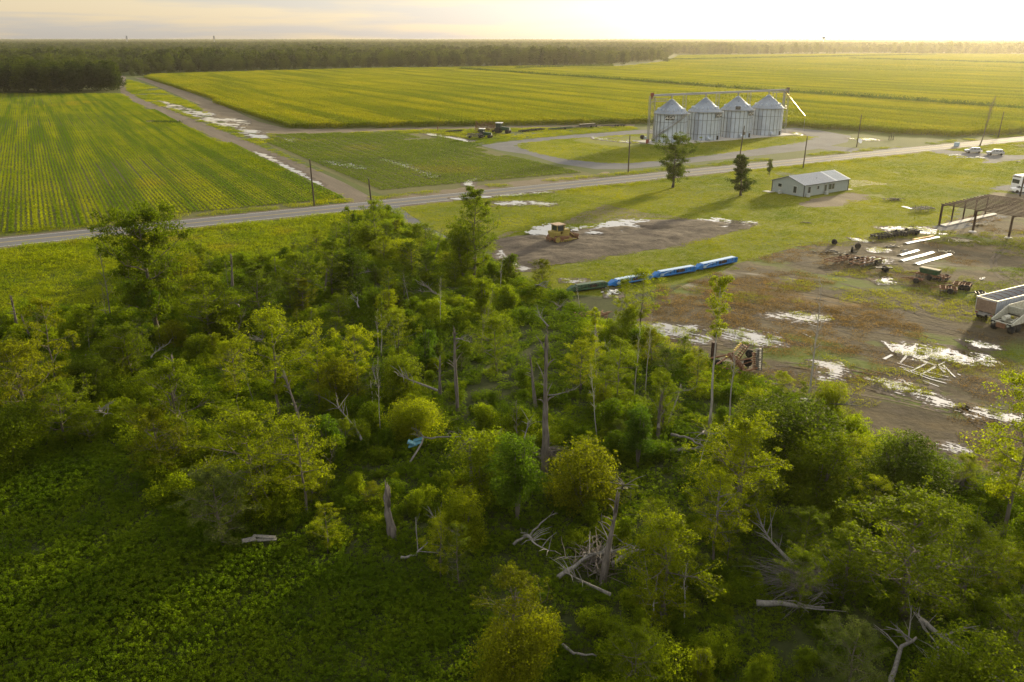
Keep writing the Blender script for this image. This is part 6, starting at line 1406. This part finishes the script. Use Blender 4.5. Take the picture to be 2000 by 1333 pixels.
log([(1002, 1062, .6), (1035, 1045, 1.2), (1065, 1015, 2.2)], .10, 'curved pale branch beside the vine covered column foot', seed=6, br=3)
log([(800, 905, .5), (830, 855, 1.6), (880, 853, 1.7), (960, 862, 1.2)], .09, 'arched thin white branch above the teal tarp', seed=7, br=6)
log([(1098, 1264, .5), (1130, 1280, .6), (1165, 1282, .6)], .10, 'short pale branch lying near the bottom centre', seed=8, br=0)
log([(1312, 850, .8), (1345, 855, 1.4), (1375, 872, 1.2)], .12, 'upper grey fallen limb below the slim poles', seed=9, br=3)
log([(1310, 880, .7), (1340, 878, .8), (1375, 873, 1.0)], .12, 'lower grey fallen limb below the slim poles', seed=10, br=3)
log([(785, 1090, .5), (810, 1085, .6), (835, 1060, .8)], .1, 'grey log at the foot of the short jagged stump', seed=11, br=2)
log([(1305, 830, .5), (1318, 790, 2.0), (1330, 750, 3.6)], .08, 'thin pale pole leaning left of the tall slim tree', seed=12, br=0)
log([(165, 695, .4), (190, 691, .5), (220, 690, .5)], .12, 'pale log in the grass left of the low wide tree', seed=13, br=3)
log([(1830, 1105, .8), (1870, 1100, 1.4), (1905, 1085, 1.6)], .1, 'pale branch right of the very large tree', seed=14, br=3)
log([(1420, 1060, 1.5), (1400, 1010, 3.0), (1405, 960, 4.4)], .12, 'dark forked limb inside the prominent golden tree', seed=15, br=4)
def fan(base, n, L, w, label, seed, az):
    rs = random.Random(seed); b = G(*base); mb = MB()
    for k in range(n):
        a = az+rs.gauss(0, .6); l = L*rs.uniform(.5, 1); s = Vector((rs.gauss(0, w*.3), rs.gauss(0, w*.3), rs.uniform(.3, 1.2))); d = Vector((math.cos(a), math.sin(a), rs.uniform(-.1, .35)))
        p = [s+d*l*q+Vector((0, 0, -.25*l*q*q))+Vector((rs.gauss(0, .06), rs.gauss(0, .06), 0)) for q in (0, .33, .66, 1)]; mb.tube(p, [.032, .024, .015, .006], 3, False)
    o = mb.build('brush_pile', M['deadwood' if seed == 1 else 'snagwood']); o.location = b; return tag(o, label, 'brush pile')
fan((1590, 1160), 220, 4.2, 2.2, 'pale fan of dead branches at the lower right', 1, 2.6); fan((1160, 1120), 120, 3.0, 2.2, 'tangle of bare twigs around the long fallen trunk', 2, 1.4); fan((915, 890), 110, 3.0, 2.0, 'grey twig tangle below the arched white branch', 3, .4)
fan((455, 705), 60, 2.6, 1.6, 'small grey twig pile in the upper left thicket', 4, 2.5); fan((1870, 960), 90, 3.2, 1.6, 'purple grey brush pile below the muddy yard', 5, .9); fan((1060, 905), 70, 2.6, 1.6, 'brown twig tangle at the foot of the tall reddish snag', 6, .2); fan((1275, 700), 40, 2.2, 1.2, 'dark twigs at the puddle edge behind the slim stems', 7, .5)
rs_ = random.Random(4); mb = MB()
for k in range(5): mb.box((rs_.uniform(-.3, .3), rs_.uniform(-.3, .3), .5+k*.08), (.8, .5, .05), rs_.uniform(0, 3), Matrix.Rotation(rs_.uniform(-.5, .5), 3, 'Y'))
o = mb.build('tarp', M['tarp']); o.location = G(812, 888); o.location.z = .5; tag(o, 'crumpled teal tarp under the arched white branch', 'tarp')
mb = MB(); mb.box((0, 0, .7), (2.2, .28, .06), .1); mb.box((.2, .3, .78), (1.6, .3, .05), -.1); mb.box((-.7, -.2, .85), (.9, .5, .05), .4); o = mb.build('board_pile', M['deadwood']); o.location = G(510, 1072); tag(o, 'pale broken boards under the large yellow green tree', 'board pile')
# young trees filling the thicket between the ones above
rs = np.random.RandomState(12); P = grid(w_wood, 5.6, rs, .48); k = fbm(P[:, 0]*.06+2, P[:, 1]*.06+6, 3); P = P[k > .45]; P = P[(P[:, 1] < 150)]; P = P[clear_of_keep(P, 1.25)]
ks = ['airy1', 'airy2', 'airy3', 'broad1', 'broad2', 'broad3', 'round2', 'column2', 'slim2']; ms = ['leaf_mid', 'leaf_yellow', 'leaf_mid', 'leaf_olive', 'leaf_mid', 'leaf_dark']
print('fill', len(P))
for i, p in enumerate(P):
    key = ks[rs.randint(len(ks))]; h = 2.2+2.8*rs.rand()**1.4; lc = Vector((p[0], p[1], -.1)); m0, m1, h0 = PROTO[key]
    t = thing('young_tree', 'young leafy tree among the tangled middle growth of the thicket', 'young tree', lc, rs.rand()*6.28, 'young trees filling the thicket'); s = h/h0; t.scale = (s*1.3, s*1.3, s)
    for nm, me in (('trunk', m0), ('crown', m1)):
        o = bpy.data.objects.new(nm, me); COL.objects.link(o); o.parent = t
    o.material_slots[0].link = 'OBJECT'; o.material_slots[0].material = M[ms[rs.randint(len(ms))]]
# thin dead stems and broken limbs all through the thicket
rs = np.random.RandomState(44); P = grid(w_wood, 9.5, rs, .5); P = P[(P[:, 1] < 135)]
for i, p in enumerate(P):
    if i % 2:
        key = ('bare1', 'bare2', 'snag1', 'bare1')[rs.randint(4)]; m0, _, h0 = PROTO[key]; h = rs.uniform(3.2, 6.5); s = h/h0
        o = bpy.data.objects.new('dead_sapling', m0); COL.objects.link(o); o.location = (p[0], p[1], -.1); o.rotation_euler = (rs.normal()*.12, rs.normal()*.12, rs.rand()*6.28); o.scale = (s*.85, s*.85, s)
        tag(o, 'thin grey dead stem standing somewhere in the tangled thicket', 'dead tree', 'thin dead stems standing in the thicket')
BR = []
for q in range(4):
    r_ = random.Random(80+q); mb = MB(); L_ = 3.4; pts = [Vector((0, 0, .3))]; d = Vector((1, 0, .12))
    for k in range(7): d = (d+Vector((0, r_.gauss(0, .16), r_.gauss(0, .10)))).normalized(); pts.append(pts[-1]+d*L_/7)
    mb.tube(pts, [.10*(1-.12*k) for k in range(8)], 6)
    for k in range(14):
        p0 = pts[r_.randint(2, 7)]; e = p0+Vector((r_.uniform(.2, 1.1), r_.gauss(0, .7), r_.uniform(-.1, .8))); mb.tube([p0, p0.lerp(e, .5)+Vector((0, 0, .08)), e], [.03, .02, .006], 3, False)
    me = bpy.data.meshes.new('dead_branch'); me.from_pydata(mb.v, [], mb.f); me.update(); me.materials.append(M['deadwood']); BR.append(me)
P = grid(w_wood, 7.5, rs, .5); P = P[(P[:, 1] < 120)]
for i, p in enumerate(P[::2]):
    o = bpy.data.objects.new('dead_branch', BR[rs.randint(4)]); COL.objects.link(o); s = rs.uniform(.7, 1.35); o.location = (p[0], p[1], rs.uniform(.5, 1.3)); o.rotation_euler = (rs.normal()*.1, -rs.uniform(.0, .5), rs.rand()*6.28); o.scale = (s, s, s)
    tag(o, 'fallen grey dead branch lying in the tangled undergrowth of the thicket', 'dead branch', 'dead branches caught in the undergrowth')
# woods beyond the fields: front rows as single trees
def wood(poly_px, step, lab, grp, cat='tree', kmin=0, hs=(15, 22), seed=1, cap=90, name='woodland_tree'):
    rs = np.random.RandomState(seed); P = grid(gp(poly_px), step, rs, .3); P = P[np.argsort(P[:, 1])][:cap]
    for p in P:
        m0, m1, h0 = PROTO['far%d' % rs.randint(5)]; h = rs.uniform(*hs); s = h/h0
        o = bpy.data.objects.new(name, m1); COL.objects.link(o); o.location = (p[0], p[1], -1.0); o.rotation_euler = (0, 0, rs.rand()*6.28); o.scale = (s*1.15, s*1.15, s); tag(o, lab, cat, grp)
wood([(-260, 190), (0, 184), (120, 184), (236, 181), (240, 172), (215, 155), (-200, 160)], 9, 'dark tree of the dense wood at the left beyond the soybean field', 'trees of the left hand wood', hs=(15, 24), cap=110, seed=3)
pts = [((240, 151), (300, 147.5)), ((300, 147.5), (500, 141)), ((500, 141), (700, 135.5)), ((700, 135.5), (860, 133.5)), ((860, 133.5), (1000, 131.5)), ((1000, 131.5), (1180, 130))]
rs = np.random.RandomState(6)
for (a, b) in pts:
    A_, B_ = G(*a), G(*b); n = max(2, int((B_-A_).length/10.5))
    for k in range(n):
        for row in (0, 1):
            if row and k % 2: continue
            p = A_.lerp(B_, (k+rs.rand()*.8)/n)+Vector((0, 6+row*14+rs.rand()*6, -1)); m0, m1, h0 = PROTO['far%d' % rs.randint(5)]; h = (rs.uniform(9, 20) if row == 0 else rs.uniform(14, 26))*(.75+.5*float(vnoise(p.x*.02, 3.3))); s = h/h0
            o = bpy.data.objects.new('woodland_tree', m1); COL.objects.link(o); o.location = p; o.rotation_euler = (0, 0, rs.rand()*6.28); o.scale = (s*1.1, s*1.1, s); tag(o, 'dark tree in the long treeline behind the corn field', 'tree', 'trees of the long treeline')
# hazy trees of the far edge at the right
A_, B_ = G(1325, 108.5), G(2080, 106.5)
for k in range(75):
    if vnoise(k*.22, 9.4) < .28: continue
    p = A_.lerp(B_, (k+rs.rand())/75)+Vector((0, 10+rs.rand()*60, -1)); m0, m1, h0 = PROTO['far%d' % rs.randint(5)]; h = rs.uniform(12, 29)*(.8+.4*float(vnoise(k*.3, 1.3))); s = h/h0
    o = bpy.data.objects.new('woodland_tree', m1); COL.objects.link(o); o.location = p; o.rotation_euler = (0, 0, rs.rand()*6.28); o.scale = (s*.95, s*.95, s); tag(o, 'hazy tree along the far golden edge of the corn at the right', 'tree', 'hazy trees of the far right edge')
for (p, ty, lab) in (((1215, 131.5), 101, 'round tree at the corn corner, just left of the large round one'), ((1190, 131), 104, 'smaller tree left of the round tree at the corn corner'), ((1273, 123), 93, 'large round tree standing out at the end of the treeline'), ((1302, 124), 106, 'small lone tree right of the large round one'), ((1128, 128), 96, 'broad dark tree inside the treeline bend'), ((1083, 129), 97, 'broad tree left of the treeline bend'), ((1155, 130), 110, 'low tree between broad dark tree and corn corner'), ((1245, 124), 104, 'shrubby tree between the two round ones'), ((1320, 125.5), 121, 'low bush right of the small lone tree')):
    b = G(*p); h = hgt(b, ty); m0, m1, h0 = PROTO['far%d' % (int(p[0]) % 5)]; s = h/h0; t = thing('field_tree', lab, 'tree', b, p[0]); t.scale = (s*.95, s*.95, s)
    for nm, me in (('trunk', m0), ('crown', m1)): o = bpy.data.objects.new(nm, me); COL.objects.link(o); o.parent = t
# ---------------------------------------------------------------- air
hb = MB(); hb.box((0, 4700, 16.3), (22000, 10400, 34.6)); hz = hb.build('haze', None); hz['kind'] = 'stuff'; tag(hz, 'thin golden evening haze over the fields', 'haze')
m = bpy.data.materials.new('haze'); m.use_nodes = True; t = m.node_tree; t.nodes.remove(t.nodes['Principled BSDF'])
pv = t.nodes.new('ShaderNodeVolumePrincipled'); pv.inputs['Color'].default_value = (1.0, .93, .76, 1); pv.inputs['Density'].default_value = .00005; pv.inputs['Anisotropy'].default_value = .64
t.links.new(pv.outputs[0], t.nodes['Material Output'].inputs['Volume']); hz.data.materials.append(m)
